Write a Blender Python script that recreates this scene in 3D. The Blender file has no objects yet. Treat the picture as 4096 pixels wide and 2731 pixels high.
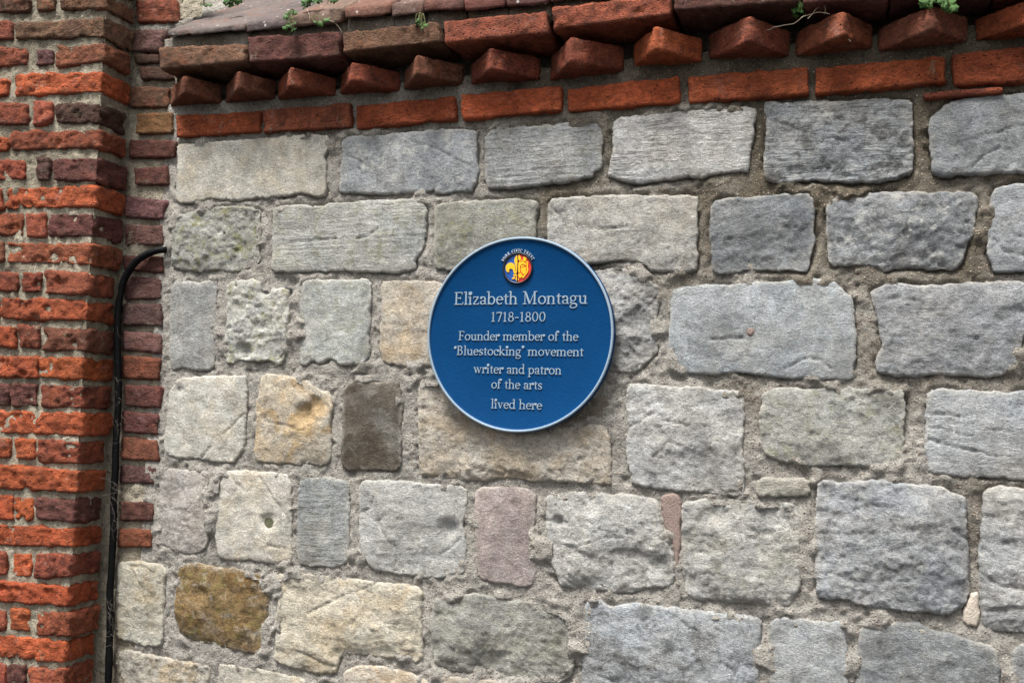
import bpy, math, random
import numpy as np
from mathutils import Matrix, Vector
from mathutils.geometry import delaunay_2d_cdt

random.seed(7)
scene = bpy.context.scene

# ------------------------------------------------------------------ camera
YAW, PITCH, ROLL, FPX = 0.33160, 0.07623, 0.03155, 4020.0
SRCW, SRCH = 4096.0, 2731.0
DIST = 2.2
cy_, sy_ = math.cos(YAW), math.sin(YAW)
FWD = np.array([-sy_ * math.cos(PITCH), cy_ * math.cos(PITCH), math.sin(PITCH)])
R0 = np.array([cy_, sy_, 0.0]); U0 = np.cross(R0, FWD)
RGT = math.cos(ROLL) * R0 + math.sin(ROLL) * U0
UPV = -math.sin(ROLL) * R0 + math.cos(ROLL) * U0
ZC = 1.62                                     # height of the picture centre above the pavement
CAM = np.array([0.0, 0.0, ZC]) - FWD * DIST
cam_data = bpy.data.cameras.new('camera'); cam = bpy.data.objects.new('camera', cam_data)
scene.collection.objects.link(cam); scene.camera = cam
cam_data.sensor_fit = 'HORIZONTAL'; cam_data.sensor_width = 36.0
cam_data.lens = FPX / SRCW * 36.0
cam_data.clip_start = 0.05; cam_data.clip_end = 500.0
M = Matrix(((RGT[0], UPV[0], -FWD[0], CAM[0]), (RGT[1], UPV[1], -FWD[1], CAM[1]), (RGT[2], UPV[2], -FWD[2], CAM[2]), (0, 0, 0, 1)))
cam.matrix_world = M

# ------------------------------------------------------------------ light
SUN_EL, SUN_ROT = math.radians(67), math.radians(202)
world = bpy.data.worlds.new('World'); scene.world = world; world.use_nodes = True
wn = world.node_tree.nodes; wl = world.node_tree.links; wn.clear()
sky = wn.new('ShaderNodeTexSky'); sky.sky_type = 'NISHITA'; sky.sun_disc = False
sky.sun_elevation = SUN_EL; sky.sun_rotation = SUN_ROT; sky.air_density = 1.0; sky.dust_density = 4.0; sky.ozone_density = 1.0
hsv = wn.new('ShaderNodeHueSaturation'); hsv.inputs['Saturation'].default_value = 0.16
bg = wn.new('ShaderNodeBackground'); bg.inputs['Strength'].default_value = 0.09
wo = wn.new('ShaderNodeOutputWorld')
wl.new(sky.outputs[0], hsv.inputs['Color']); wl.new(hsv.outputs[0], bg.inputs['Color']); wl.new(bg.outputs[0], wo.inputs['Surface'])
sun_d = bpy.data.lights.new('sun', 'SUN'); sun_d.energy = 3.0; sun_d.angle = math.radians(20); sun_d.color = (1.0, 0.97, 0.93)
sun = bpy.data.objects.new('sun', sun_d); scene.collection.objects.link(sun)
az = SUN_ROT
sdir = Vector((math.sin(az) * math.cos(SUN_EL), math.cos(az) * math.cos(SUN_EL), math.sin(SUN_EL)))
sun.rotation_euler = sdir.to_track_quat('Z', 'Y').to_euler(); sun.location = sdir * 8
scene.view_settings.view_transform = 'Standard'; scene.view_settings.look = 'None'
scene.view_settings.exposure = 1.18; scene.view_settings.gamma = 1.0; scene.view_settings.use_curve_mapping = False

# ------------------------------------------------------------------ measuring the place from the survey photograph
ORG = {'T1': (0, 0), 'T2': (600, 0), 'T3': (1500, 0), 'T4': (2400, 0), 'T5': (3096, 0),
       'M1': (0, 900), 'M2': (600, 900), 'M3': (1600, 900), 'M4': (2400, 900), 'M5': (3096, 900),
       'B1': (0, 1731), 'B2': (600, 1731), 'B3': (1500, 1731), 'B4': (2400, 1731), 'B5': (3096, 1731)}
def pts(s):
    out = []; o = (0, 0); k = 1.568
    for tok in s.split():
        if ':' in tok:
            n, tok = tok.split(':')
            if n == 'P': o, k = (0, 0), 1.0
            elif n == 'E': o, k = (1980, 980), 1568 / 180.0
            elif n == 'W': o, k = (1790, 1140), 2352 / 580.0
            elif n == 'X': o, k = (1790, 1400), 2352 / 580.0
            else: o, k = ORG[n], 1.568
        if not tok: continue
        a, b = tok.split(',')
        out.append((o[0] + float(a) / k, o[1] + float(b) / k))
    return np.array(out)
def hit(px, p0=(0, 0, 0), n=(0, 1, 0)):
    """points where the sight lines of the survey meet the plane through p0 with normal n"""
    px = np.atleast_2d(np.asarray(px, float)); p0 = np.asarray(p0, float); n = np.asarray(n, float)
    d = FWD + ((px[:, 0:1] - SRCW / 2) / FPX) * RGT - ((px[:, 1:2] - SRCH / 2) / FPX) * UPV
    t = ((p0 - CAM) @ n) / (d @ n)
    return CAM + d * t[:, None]
def onwall(px, depth=0.0):
    return hit(px, (0, -depth, 0))

# ------------------------------------------------------------------ numpy noise
def _h(ix, iy, iz, s):
    n = (ix * 374761393 + iy * 668265263 + iz * 2147483647 + s * 1442695041) & 0xFFFFFFFF
    n = ((n ^ (n >> 13)) * 1274126177) & 0xFFFFFFFF
    n = ((n ^ (n >> 16)) * 2246822519) & 0xFFFFFFFF
    return ((n ^ (n >> 15)) & 0xFFFFFF) / float(0xFFFFFF) * 2 - 1
def vnoise(p, s=0):
    i = np.floor(p).astype(np.int64); f = p - i; u = f * f * f * (f * (f * 6 - 15) + 10)
    x, y, z = i[:, 0], i[:, 1], i[:, 2]; r = 0
    for dx in (0, 1):
        wx = u[:, 0] if dx else 1 - u[:, 0]
        for dy in (0, 1):
            wy = u[:, 1] if dy else 1 - u[:, 1]
            for dz in (0, 1):
                wz = u[:, 2] if dz else 1 - u[:, 2]
                r = r + _h(x + dx, y + dy, z + dz, s) * wx * wy * wz
    return r
def fbm(p, o=4, s=0, gain=0.5):
    a = 1.0; t = 0; n = 0
    for k in range(o):
        t = t + a * vnoise(p * (2.03 ** k) + 17.3 * k, s + k * 7); n += a; a *= gain
    return t / n
def sstep(a, b, x):
    t = np.clip((x - a) / (b - a), 0, 1); return t * t * (3 - 2 * t)
def terrace(t, k, w=0.3):
    t = t * k; f = np.floor(t); return (f + sstep(0, w, t - f)) / k

# ------------------------------------------------------------------ object helpers
col = scene.collection
def mesh_obj(name, verts, faces, mat, parent=None, smooth=True, origin=None, **props):
    verts = np.asarray(verts, float)
    if origin is None: origin = verts.mean(0)
    origin = np.asarray(origin, float)
    me = bpy.data.meshes.new(name)
    v = (verts - origin).astype(np.float32)
    if isinstance(faces, np.ndarray) and faces.ndim == 2:
        k = faces.shape[1]; m = len(faces)
        me.vertices.add(len(v)); me.vertices.foreach_set('co', v.ravel())
        me.loops.add(m * k); me.loops.foreach_set('vertex_index', faces.astype(np.int32).ravel())
        me.polygons.add(m); me.polygons.foreach_set('loop_start', np.arange(0, m * k, k, dtype=np.int32))
        me.update(calc_edges=True); me.validate()
    else:
        me.from_pydata(v.tolist(), [], [list(f) for f in faces]); me.update()
    if smooth: me.polygons.foreach_set('use_smooth', [True] * len(me.polygons))
    if mat: me.materials.append(mat)
    o = bpy.data.objects.new(name, me); col.objects.link(o)
    place(o, origin, parent)
    for k, val in props.items():
        if k == 'color': o.color = val
        else: o[k] = val
    return o
def place(o, origin, parent):
    if parent is not None:
        o.parent = parent
        o.location = Vector(origin) - Vector(parent.get('_loc', (0, 0, 0)))
    else: o.location = Vector(origin)
def thing(name, label, cat, loc, group=None):
    o = bpy.data.objects.new(name, None); col.objects.link(o); o.location = loc
    o['_loc'] = list(loc); o['label'] = label; o['category'] = cat
    o.empty_display_size = 0.05
    if group: o['group'] = group
    return o
def srgb(*c):
    c = np.array(c, float) / 255.0
    c = np.where(c <= 0.04045, c / 12.92, ((c + 0.055) / 1.055) ** 2.4)
    return (float(c[0]), float(c[1]), float(c[2]), 1.0)

# ------------------------------------------------------------------ node helper
class NT:
    def __init__(s, name):
        s.m = bpy.data.materials.new(name); s.m.use_nodes = True
        s.t = s.m.node_tree; s.n = s.t.nodes; s.l = s.t.links; s.n.clear()
        s.out = s.n.new('ShaderNodeOutputMaterial'); s.b = s.n.new('ShaderNodeBsdfPrincipled')
        s.l.new(s.b.outputs[0], s.out.inputs['Surface'])
        s.b.inputs['Specular IOR Level'].default_value = 0.25
    def set(s, sock, v):
        if isinstance(v, bpy.types.NodeSocket): s.l.new(v, sock)
        else: sock.default_value = v
    def coord(s, offs=True):
        tc = s.n.new('ShaderNodeTexCoord'); c = tc.outputs['Object']
        if offs:
            oi = s.n.new('ShaderNodeObjectInfo')
            mu = s.n.new('ShaderNodeVectorMath'); mu.operation = 'MULTIPLY_ADD'
            s.l.new(oi.outputs['Location'], mu.inputs[0]); mu.inputs[1].default_value = (7.3, 9.1, 5.7)
            s.l.new(c, mu.inputs[2]); c = mu.outputs[0]
        return c
    def pos(s):
        return s.n.new('ShaderNodeNewGeometry').outputs['Position']
    def scale(s, v, k):
        mu = s.n.new('ShaderNodeVectorMath'); mu.operation = 'MULTIPLY'; s.l.new(v, mu.inputs[0]); mu.inputs[1].default_value = k; return mu.outputs[0]
    def noise(s, v, sc, det=6, rough=0.55, dist=0.0):
        n = s.n.new('ShaderNodeTexNoise'); s.l.new(v, n.inputs['Vector']); n.inputs['Scale'].default_value = sc
        n.inputs['Detail'].default_value = det; n.inputs['Roughness'].default_value = rough; n.inputs['Distortion'].default_value = dist
        return n.outputs['Fac']
    def vor(s, v, sc, feat='F1', out='Distance', rnd=1.0):
        n = s.n.new('ShaderNodeTexVoronoi'); n.feature = feat; s.l.new(v, n.inputs['Vector']); n.inputs['Scale'].default_value = sc
        n.inputs['Randomness'].default_value = rnd
        return n.outputs[out]
    def ramp(s, f, lo, hi, a=0.0, b=1.0, smooth=True):
        n = s.n.new('ShaderNodeMapRange'); s.set(n.inputs['Value'], f)
        n.interpolation_type = 'SMOOTHSTEP' if smooth else 'LINEAR'
        n.inputs['From Min'].default_value = lo; n.inputs['From Max'].default_value = hi
        n.inputs['To Min'].default_value = a; n.inputs['To Max'].default_value = b
        return n.outputs['Result']
    def math(s, op, a, b=0.0, c=0.0):
        n = s.n.new('ShaderNodeMath'); n.operation = op; s.set(n.inputs[0], a); s.set(n.inputs[1], b); s.set(n.inputs[2], c); return n.outputs[0]
    def mix(s, f, a, b, mode='MIX'):
        n = s.n.new('ShaderNodeMix'); n.data_type = 'RGBA'; n.blend_type = mode
        s.set(n.inputs[0], f); s.set(n.inputs[6], a); s.set(n.inputs[7], b); return n.outputs[2]
    def val(s, f, base, lo, hi):
        """base colour times a grey factor that follows f"""
        g = s.ramp(f, 0.25, 0.75, lo, hi, smooth=False)
        cmb = s.n.new('ShaderNodeCombineColor')
        for i in range(3): s.l.new(g, cmb.inputs[i])
        return s.mix(1.0, base, cmb.outputs[0], 'MULTIPLY')
    def attr(s, name):
        n = s.n.new('ShaderNodeAttribute'); n.attribute_type = 'OBJECT'; n.attribute_name = name; return n.outputs['Fac']
    def objcol(s):
        return s.n.new('ShaderNodeObjectInfo').outputs['Color']
    def bump(s, h, dist, strength=1.0, prev=None):
        n = s.n.new('ShaderNodeBump'); s.l.new(h, n.inputs['Height']); n.inputs['Distance'].default_value = dist
        n.inputs['Strength'].default_value = strength
        if prev is not None: s.l.new(prev, n.inputs['Normal'])
        return n.outputs[0]

def make_stone():
    t = NT('weathered_limestone'); c = t.coord()
    base = t.objcol()
    big = t.noise(c, 9, 5, 0.6, 0.4); mid = t.noise(c, 38, 6, 0.65, 0.3); fine = t.noise(t.scale(c, (.8, 1, 1.25)), 200, 6, 0.78, 0.0); grit = t.noise(c, 480, 4, 0.75)
    x = t.val(big, base, 0.78, 1.20)
    wp = t.pos()                      # soot, damp and lichen that run across the joints from block to block
    soot = t.ramp(t.noise(wp, 3.2, 7, 0.68, 0.5), 0.47, 0.66)
    x = t.mix(t.math('MULTIPLY', soot, 0.5), x, t.mix(1.0, x, (0.46, 0.46, 0.45, 1), 'MULTIPLY'))
    pale = t.ramp(t.noise(wp, 4.3, 7, 0.7, 0.8), 0.50, 0.68)
    x = t.mix(t.math('MULTIPLY', pale, 0.35), x, srgb(208, 204, 194))
    warm = t.ramp(t.noise(c, 13, 5, 0.6, 0.8), 0.44, 0.66)
    x = t.mix(t.math('MULTIPLY', t.math('MULTIPLY', warm, t.attr('warm')), 0.75), x, t.mix(1.0, x, srgb(242, 212, 160), 'MULTIPLY'))
    cool = t.ramp(t.noise(c, 7.7, 4, 0.6, 0.5), 0.45, 0.66)
    x = t.mix(t.math('MULTIPLY', cool, 0.3), x, t.mix(1.0, x, (0.80, 0.90, 1.0, 1), 'MULTIPLY'))
    x = t.val(mid, x, 0.64, 1.32)
    x = t.val(fine, x, 0.50, 1.46)
    x = t.val(grit, x, 0.56, 1.42)
    # dark weathering in blotches, pale lichen and yellow-green moss
    dk = t.math('MULTIPLY', t.ramp(t.noise(c, 24, 8, 0.76, 0.6), 0.50, 0.61), t.attr('dirt'))
    x = t.mix(dk, x, t.mix(1.0, x, (0.36, 0.35, 0.33, 1), 'MULTIPLY'))
    mo = t.math('MULTIPLY', t.ramp(t.noise(c, 30, 9, 0.75, 0.4), 0.50, 0.64), t.attr('moss'))
    x = t.mix(t.math('MULTIPLY', mo, 0.8), x, srgb(138, 134, 70))
    li = t.math('MULTIPLY', t.ramp(t.noise(c, 32, 8, 0.76, 0.2), 0.53, 0.61), t.attr('lichen'))
    x = t.mix(t.math('MULTIPLY', li, 0.85), x, srgb(214, 213, 205))
    ga = t.n.new('ShaderNodeAttribute'); ga.attribute_name = 'arris'
    ed = t.math('MULTIPLY', ga.outputs['Fac'], t.ramp(t.noise(c, 34, 5, 0.7), 0.40, 0.60))
    x = t.mix(t.math('MULTIPLY', ed, 0.5), x, srgb(214, 208, 196))
    pit = t.ramp(t.vor(c, 120), 0.0, 0.16)
    pitsel = t.ramp(t.noise(c, 26, 3), 0.50, 0.62)
    pitm = t.math('MULTIPLY', t.math('SUBTRACT', 1.0, pit), pitsel)
    vein = t.ramp(t.math('ABSOLUTE', t.math('SUBTRACT', t.noise(c, 3.6, 5, 0.5, 0.5), 0.5)), 0.0, 0.0040)
    vein = t.math('MULTIPLY', t.math('SUBTRACT', 1.0, vein), t.ramp(t.noise(c, 5, 3), 0.52, 0.58))
    x = t.mix(t.math('MULTIPLY', vein, 0.0), x, (0.11, 0.10, 0.085, 1))
    x = t.mix(t.math('MULTIPLY', pitm, 0.5), x, (0.07, 0.062, 0.05, 1))
    t.l.new(x, t.b.inputs['Base Color']); t.b.inputs['Roughness'].default_value = 0.92
    # relief: tooling lines, rough grain, pits, cracks
    w = t.n.new('ShaderNodeTexNoise'); t.l.new(t.scale(c, (22, 22, 150)), w.inputs['Vector']); w.inputs['Scale'].default_value = 1.0; w.inputs['Detail'].default_value = 5; w.inputs['Roughness'].default_value = 0.6; w.inputs['Distortion'].default_value = 0.5
    h = t.math('MULTIPLY', t.math('MULTIPLY', w.outputs['Fac'], t.attr('tool')), t.ramp(t.noise(c, 16, 4, 0.6), 0.38, 0.62, 0.15, 0.8))
    h = t.math('ADD', h, t.math('MULTIPLY', mid, 0.6))
    h = t.math('ADD', h, t.math('MULTIPLY', fine, 0.85))
    h = t.math('ADD', h, t.math('MULTIPLY', grit, 0.45))
    h = t.math('SUBTRACT', h, t.math('MULTIPLY', pitm, 0.8))
    h = t.math('SUBTRACT', h, t.math('MULTIPLY', vein, 0.0))
    t.l.new(t.bump(h, 0.0085, 1.0), t.b.inputs['Normal'])
    return t.m
def make_mortar(name, pale, dark, speck, wetsplit=True):
    t = NT(name); c = t.pos()
    big = t.noise(c, 4.5, 5, 0.6); mid = t.noise(c, 40, 6, 0.7); fine = t.noise(c, 250, 5, 0.8)
    if wetsplit:                      # the upper right of the wall was pointed with a browner mix
        sx = t.n.new('ShaderNodeSeparateXYZ'); t.l.new(c, sx.inputs[0])
        g = t.math('ADD', t.math('MULTIPLY', sx.outputs['Z'], 0.75), t.math('MULTIPLY', sx.outputs['X'], 0.42))
        g = t.math('ADD', g, t.math('MULTIPLY', t.math('SUBTRACT', big, 0.5), 1.6))
        f = t.ramp(g, 1.22, 1.85)
    else: f = t.ramp(big, 0.35, 0.7)
    x = t.mix(f, pale, dark)
    x = t.mix(t.math('MULTIPLY', t.ramp(t.noise(c, 9, 7, 0.7, 0.6), 0.50, 0.64), 0.55), x, t.mix(1.0, x, (0.52, 0.52, 0.52, 1), 'MULTIPLY'))
    x = t.mix(t.math('MULTIPLY', t.ramp(t.noise(c, 7.3, 7, 0.7, 0.6), 0.56, 0.68), 0.5), x, srgb(206, 198, 184))
    x = t.val(mid, x, 0.62, 1.34); x = t.val(fine, x, 0.40, 1.58)
    cell = t.n.new('ShaderNodeTexVoronoi'); t.l.new(c, cell.inputs['Vector']); cell.inputs['Scale'].default_value = 210
    sepc = t.n.new('ShaderNodeSeparateColor'); t.l.new(cell.outputs['Color'], sepc.inputs[0])
    st = t.math('MULTIPLY', t.ramp(sepc.outputs[0], 0.70, 0.76), t.ramp(cell.outputs['Distance'], 0.50, 0.28))
    x = t.mix(t.math('MULTIPLY', st, 0.75), x, t.mix(sepc.outputs[1], speck, srgb(225, 215, 195)))
    st2 = t.math('MULTIPLY', t.ramp(sepc.outputs[2], 0.82, 0.86), t.ramp(cell.outputs['Distance'], 0.5, 0.25))
    x = t.mix(t.math('MULTIPLY', st2, 0.7), x, srgb(74, 60, 52))
    mo = t.ramp(t.noise(c, 6, 8, 0.75), 0.60, 0.70)
    x = t.mix(t.math('MULTIPLY', mo, 0.35), x, srgb(120, 118, 76))
    t.l.new(x, t.b.inputs['Base Color']); t.b.inputs['Roughness'].default_value = 0.95
    h = t.math('ADD', t.math('MULTIPLY', mid, 1.2), t.math('MULTIPLY', fine, 0.9))
    h = t.math('ADD', h, t.math('MULTIPLY', st, 0.6))
    t.l.new(t.bump(h, 0.011, 1.0), t.b.inputs['Normal'])
    return t.m
def make_brick():
    t = NT('handmade_brick'); c = t.coord()
    base = t.objcol()
    big = t.noise(c, 14, 4, 0.6, 0.5); mid = t.noise(t.scale(c, (.7, 1, 1.3)), 55, 8, 0.72, 1.4); fine = t.noise(c, 320, 4, 0.75)
    x = t.val(big, base, 0.70, 1.28)
    dk = t.math('MULTIPLY', t.ramp(t.noise(c, 21, 7, 0.72, 1.2), 0.47, 0.60), t.attr('burnt'))
    x = t.mix(dk, x, srgb(86, 52, 44))
    og = t.ramp(t.noise(c, 23, 5, 0.6, 0.8), 0.54, 0.70)
    x = t.mix(t.math('MULTIPLY', og, t.attr('glow')), x, srgb(206, 112, 68))
    x = t.val(mid, x, 0.38, 1.52); x = t.val(fine, x, 0.52, 1.46)
    bl = t.math('MULTIPLY', t.ramp(t.noise(c, 28, 7, 0.7, 0.4), 0.56, 0.72), t.attr('bloom'))
    x = t.mix(t.math('MULTIPLY', bl, 0.6), x, srgb(178, 154, 148))
    ms = t.math('MULTIPLY', t.ramp(t.noise(t.pos(), 19, 8, 0.78, 0.5), 0.60, 0.66), 0.55)
    x = t.mix(ms, x, srgb(176, 164, 142))
    gr = t.math('MULTIPLY', t.ramp(t.noise(c, 20, 7, 0.7, 0.4), 0.50, 0.66), t.attr('grime'))
    x = t.mix(t.math('MULTIPLY', gr, 0.85), x, srgb(92, 78, 56))
    pit = t.math('SUBTRACT', 1.0, t.ramp(t.vor(c, 88), 0.04, 0.24))
    pit = t.math('MULTIPLY', pit, t.ramp(t.noise(c, 35, 3), 0.42, 0.54))
    x = t.mix(t.math('MULTIPLY', pit, 0.8), x, (0.025, 0.012, 0.010, 1))
    t.l.new(x, t.b.inputs['Base Color']); t.b.inputs['Roughness'].default_value = 0.88
    h = t.math('ADD', t.math('MULTIPLY', mid, 1.6), t.math('MULTIPLY', fine, 0.7))
    h = t.math('SUBTRACT', h, t.math('MULTIPLY', pit, 1.1))
    t.l.new(t.bump(h, 0.011, 1.0), t.b.inputs['Normal'])
    return t.m
def make_tile():
    t = NT('weathered_coping_tile'); c = t.coord()
    x = t.val(t.noise(c, 12, 5, 0.6), t.objcol(), 0.7, 1.3)
    x = t.val(t.noise(c, 90, 6, 0.7), x, 0.65, 1.35)
    x = t.mix(t.math('MULTIPLY', t.ramp(t.noise(c, 16, 6, 0.7), 0.52, 0.68), 0.55), x, srgb(128, 84, 62))
    v = t.vor(c, 42); sp = t.math('MULTIPLY', t.ramp(v, 0.20, 0.09), t.ramp(t.noise(c, 9, 3), 0.42, 0.56))
    x = t.mix(t.math('MULTIPLY', sp, 0.85), x, srgb(206, 202, 196))
    t.l.new(x, t.b.inputs['Base Color']); t.b.inputs['Roughness'].default_value = 0.8
    t.l.new(t.bump(t.noise(c, 70, 8, 0.7), 0.006), t.b.inputs['Normal'])
    return t.m
def make_paint(name, colr, rough, spec=0.5, metal=0.0, mott=0.06):
    t = NT(name); c = t.pos()
    n = t.noise(c, 22, 5, 0.6)
    x = t.val(n, colr, 1 - mott, 1 + mott)
    t.l.new(x, t.b.inputs['Base Color']); t.b.inputs['Metallic'].default_value = metal
    t.b.inputs['Specular IOR Level'].default_value = spec
    t.l.new(t.ramp(t.noise(c, 60, 4), 0.3, 0.7, rough - 0.05, rough + 0.08), t.b.inputs['Roughness'])
    t.l.new(t.bump(t.noise(c, 190, 4, 0.6), 0.0006), t.b.inputs['Normal'])
    return t.m
def make_simple(name, colr, rough=0.7, bumpd=0.0, sc=100, var=0.25, spec=0.3):
    t = NT(name); c = t.coord()
    n = t.noise(c, sc, 5, 0.65)
    t.l.new(t.val(n, colr, 1 - var, 1 + var), t.b.inputs['Base Color']); t.b.inputs['Roughness'].default_value = rough
    t.b.inputs['Specular IOR Level'].default_value = spec
    if bumpd: t.l.new(t.bump(n, bumpd), t.b.inputs['Normal'])
    return t.m

M_STONE = make_stone()
M_MORTAR = make_mortar('lime_mortar', srgb(184, 179, 170), srgb(122, 113, 97), srgb(150, 112, 92))
M_PMORTAR = make_mortar('pier_lime_mortar', srgb(204, 194, 172), srgb(168, 158, 138), srgb(168, 130, 96), False)
M_BRICK = make_brick()
M_TILE = make_tile()
M_BLUE = make_paint('blue_enamel', srgb(0, 58, 104), 0.45, 0.1)
M_SILVER = make_paint('silver_paint', srgb(138, 157, 172), 0.5, 0.3, 0.0)
M_WHITE = make_paint('white_paint', srgb(225, 232, 238), 0.5)
M_YEL = make_paint('yellow_enamel', srgb(240, 180, 10), 0.4)
M_RED = make_paint('red_enamel', srgb(205, 44, 34), 0.4)
M_BLACK = make_paint('black_enamel', srgb(14, 14, 18), 0.4)
M_BLUE2 = make_paint('emblem_blue_enamel', srgb(0, 72, 150), 0.4)
M_CABLE = make_simple('black_cable_sheath', srgb(6, 7, 9), 0.6, 0.0025, 180, 0.6, 0.15)
M_LEAF = make_simple('toadflax_leaf', srgb(58, 96, 30), 0.5, 0.001, 90, 0.45, 0.4)
M_STEM = make_simple('plant_stem', srgb(112, 110, 70), 0.7)
M_ROOT = make_simple('dry_root_bark', srgb(182, 168, 146), 0.85)
M_WEB = make_simple('dusty_cobweb', srgb(104, 96, 88), 0.9)
M_PATCH = make_simple('pink_mortar_patch', srgb(142, 124, 116), 0.95, 0.003, 320, 0.35)
M_PATCH2 = make_simple('pale_mortar_patch', srgb(192, 180, 166), 0.95, 0.003, 260, 0.25)

# ------------------------------------------------------------------ shape builders
def chaikin(p, n=1, q=0.22):
    for _ in range(n):
        a = p; b = np.roll(p, -1, 0)
        p = np.stack([a * (1 - q) + b * q, a * q + b * (1 - q)], 1).reshape(-1, p.shape[1])
    return p
def densify(p, s):
    out = []
    for i in range(len(p)):
        a, b = p[i], p[(i + 1) % len(p)]; n = max(1, int(round(np.linalg.norm(b - a) / s)))
        out += [a + (b - a) * k / n for k in range(n)]
    return np.array(out)
def inside(q, poly):
    x, y = q[:, 0], q[:, 1]; r = np.zeros(len(q), bool)
    a = poly; b = np.roll(poly, -1, 0)
    for (x0, y0), (x1, y1) in zip(a, b):
        c = ((y0 > y) != (y1 > y))
        if c.any():
            xi = (x1 - x0) * (y - y0) / ((y1 - y0) if y1 != y0 else 1e-12) + x0
            r ^= c & (x < xi)
    return r
def edgedist(q, poly):
    d = np.full(len(q), 1e9)
    for a, b in zip(poly, np.roll(poly, -1, 0)):
        ab = b - a; L = ab @ ab
        t = np.clip(((q - a) @ ab) / max(L, 1e-12), 0, 1)
        dd = ((q - a - t[:, None] * ab) ** 2).sum(1)
        np.minimum(d, dd, out=d)
    return np.sqrt(d)
OUTL = []
def slab(name, outline, mat, parent, face=0.008, seed=0, step=0.0038, r=0.0022, drop=0.0018, bulge=0.004, rough=0.003, chip=0.003,
         ridge=0.0, jit=0.0021, back=-0.02, dents=(), cracks=(), facet=None, **props):
    """a rough faced piece lying in the wall: outline in wall coordinates (x, z), front at y = -face"""
    o3 = onwall(outline); p = o3[:, [0, 2]]
    p = densify(chaikin(p, 1, 0.2), step)
    q3 = np.stack([p[:, 0] * 60, np.full(len(p), seed * 3.1), p[:, 1] * 60], 1)
    p = p + np.stack([fbm(q3, 4, seed, .65), fbm(q3 + 40, 4, seed + 3, .65)], 1) * jit * 2.4
    mn, mx = p.min(0), p.max(0)
    if face > 0.0025: OUTL.append(p[::2])
    gx = np.arange(mn[0], mx[0], step); gz = np.arange(mn[1], mx[1], step)
    g = np.stack(np.meshgrid(gx, gz, indexing='ij'), -1).reshape(-1, 2)
    rs = np.random.RandomState(seed + 11)
    g += rs.uniform(-0.25, 0.25, g.shape) * step
    g = g[inside(g, p)]; de = edgedist(g, p); k = de > step * 0.55; g = g[k]; de = de[k]
    n = len(p); allp = [Vector(v) for v in p.tolist() + g.tolist()]
    res = delaunay_2d_cdt(allp, [], [list(range(n))], 1, 1e-7)
    vv = np.array([tuple(v) for v in res[0]]); tri = [f for f in res[2] if len(f) == 3]
    orig = res[3]
    d = edgedist(vv, p)
    q = np.stack([vv[:, 0], np.full(len(vv), seed * 1.37), vv[:, 1]], 1)
    e = sstep(0, 1, np.minimum(d / r, 1))
    e2 = 1 - np.exp(-d / 0.035)
    h = face - drop * (1 - np.sqrt(np.clip(1 - (1 - np.minimum(d / r, 1)) ** 2, 0, 1)))
    h += bulge * (e2 * 0.8 - 0.3)
    w = q * 9 + 0.6 * np.stack([fbm(q * 14, 2, seed + 5)] * 3, 1)
    lo = fbm(w, 3, seed + 1)
    h += e * (rough * 1.1 * lo + chip * 1.5 * terrace(fbm(q * np.array([8, 1, 24]) + 3, 5, seed + 2, .6), 3.6, 0.08))
    h += (0.35 + 0.65 * e) * rough * 0.9 * fbm(q * 60, 4, seed + 9, 0.75)
    h -= e * rough * 0.7 * sstep(0.3, 0.7, fbm(q * 30, 3, seed + 21))
    if ridge:
        ang = (seed % 5 - 2) * 0.05
        u = q[:, 2] * math.cos(ang) + q[:, 0] * math.sin(ang)
        u = u + 0.004 * fbm(q * np.array([9, 1, 9]), 2, seed + 4)
        h += .8 * e * ridge * np.sin(u * 2 * math.pi / 0.0125) * sstep(-.35, .35, fbm(q * np.array([12, 1, 20]), 3, seed + 6))
    if facet is None: facet = 1.0 if chip >= .0025 else (.35 if chip >= .0015 else 0.0)
    if facet:                                  # broken, hammer-dressed planes meeting in crisp ridges
        c0 = p.mean(0); ext = (p.max(0) - p.min(0)) / 2; fr = np.random.RandomState(seed + 77); hh = None
        wx = vv + 0.006 * np.stack([fbm(q * 26, 3, seed + 41), fbm(q * 26, 3, seed + 43)], 1)
        for _ in range(9):
            cc = c0 + fr.uniform(-.9, .9, 2) * ext; sl = fr.uniform(-.11, .11, 2); pl = fr.uniform(-.002, .006) + (wx - cc) @ sl
            hh = pl if hh is None else np.minimum(hh, pl)
        h += facet * e2 * np.clip(hh - np.median(hh), -.012, .006)
    for poly_ in cracks:
        cw = onwall(pts(poly_))[:, [0, 2]]; dm = np.full(len(vv), 9.0)
        vw = vv + 0.0022 * np.stack([fbm(q * 55, 3, 3), fbm(q * 55, 3, 4)], 1)
        for a_, b_ in zip(cw[:-1], cw[1:]):
            ab = b_ - a_; t_ = np.clip(((vw - a_) @ ab) / (ab @ ab), 0, 1); dm = np.minimum(dm, np.linalg.norm(vw - a_ - t_[:, None] * ab, axis=1))
        h -= .0034 * np.exp(-(dm / .0023) ** 2)
    for (cx, cy, rad, dep) in dents:
        c = onwall([(cx, cy)])[0]
        dd = np.sqrt((vv[:, 0] - c[0]) ** 2 + (vv[:, 1] - c[2]) ** 2) * (1 + 0.35 * fbm(q * 35, 2, seed + 8))
        h -= dep * np.exp(-(dd / rad) ** 2.6)
    V = np.stack([vv[:, 0], -h, vv[:, 1]], 1)
    # orientation and skirt
    idx = {}
    for i, lst in enumerate(orig):
        for k2 in lst:
            if k2 < n: idx[k2] = i
    ring = [idx[i] for i in range(n) if i in idx]
    rv = V[ring]; base = rv.copy(); base[:, 1] = -back
    midr = rv.copy(); midr[:, 1] = rv[:, 1] + 0.004; 
    nb = len(V); m = len(ring)
    V = np.vstack([V, midr, base])
    F = []
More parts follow.
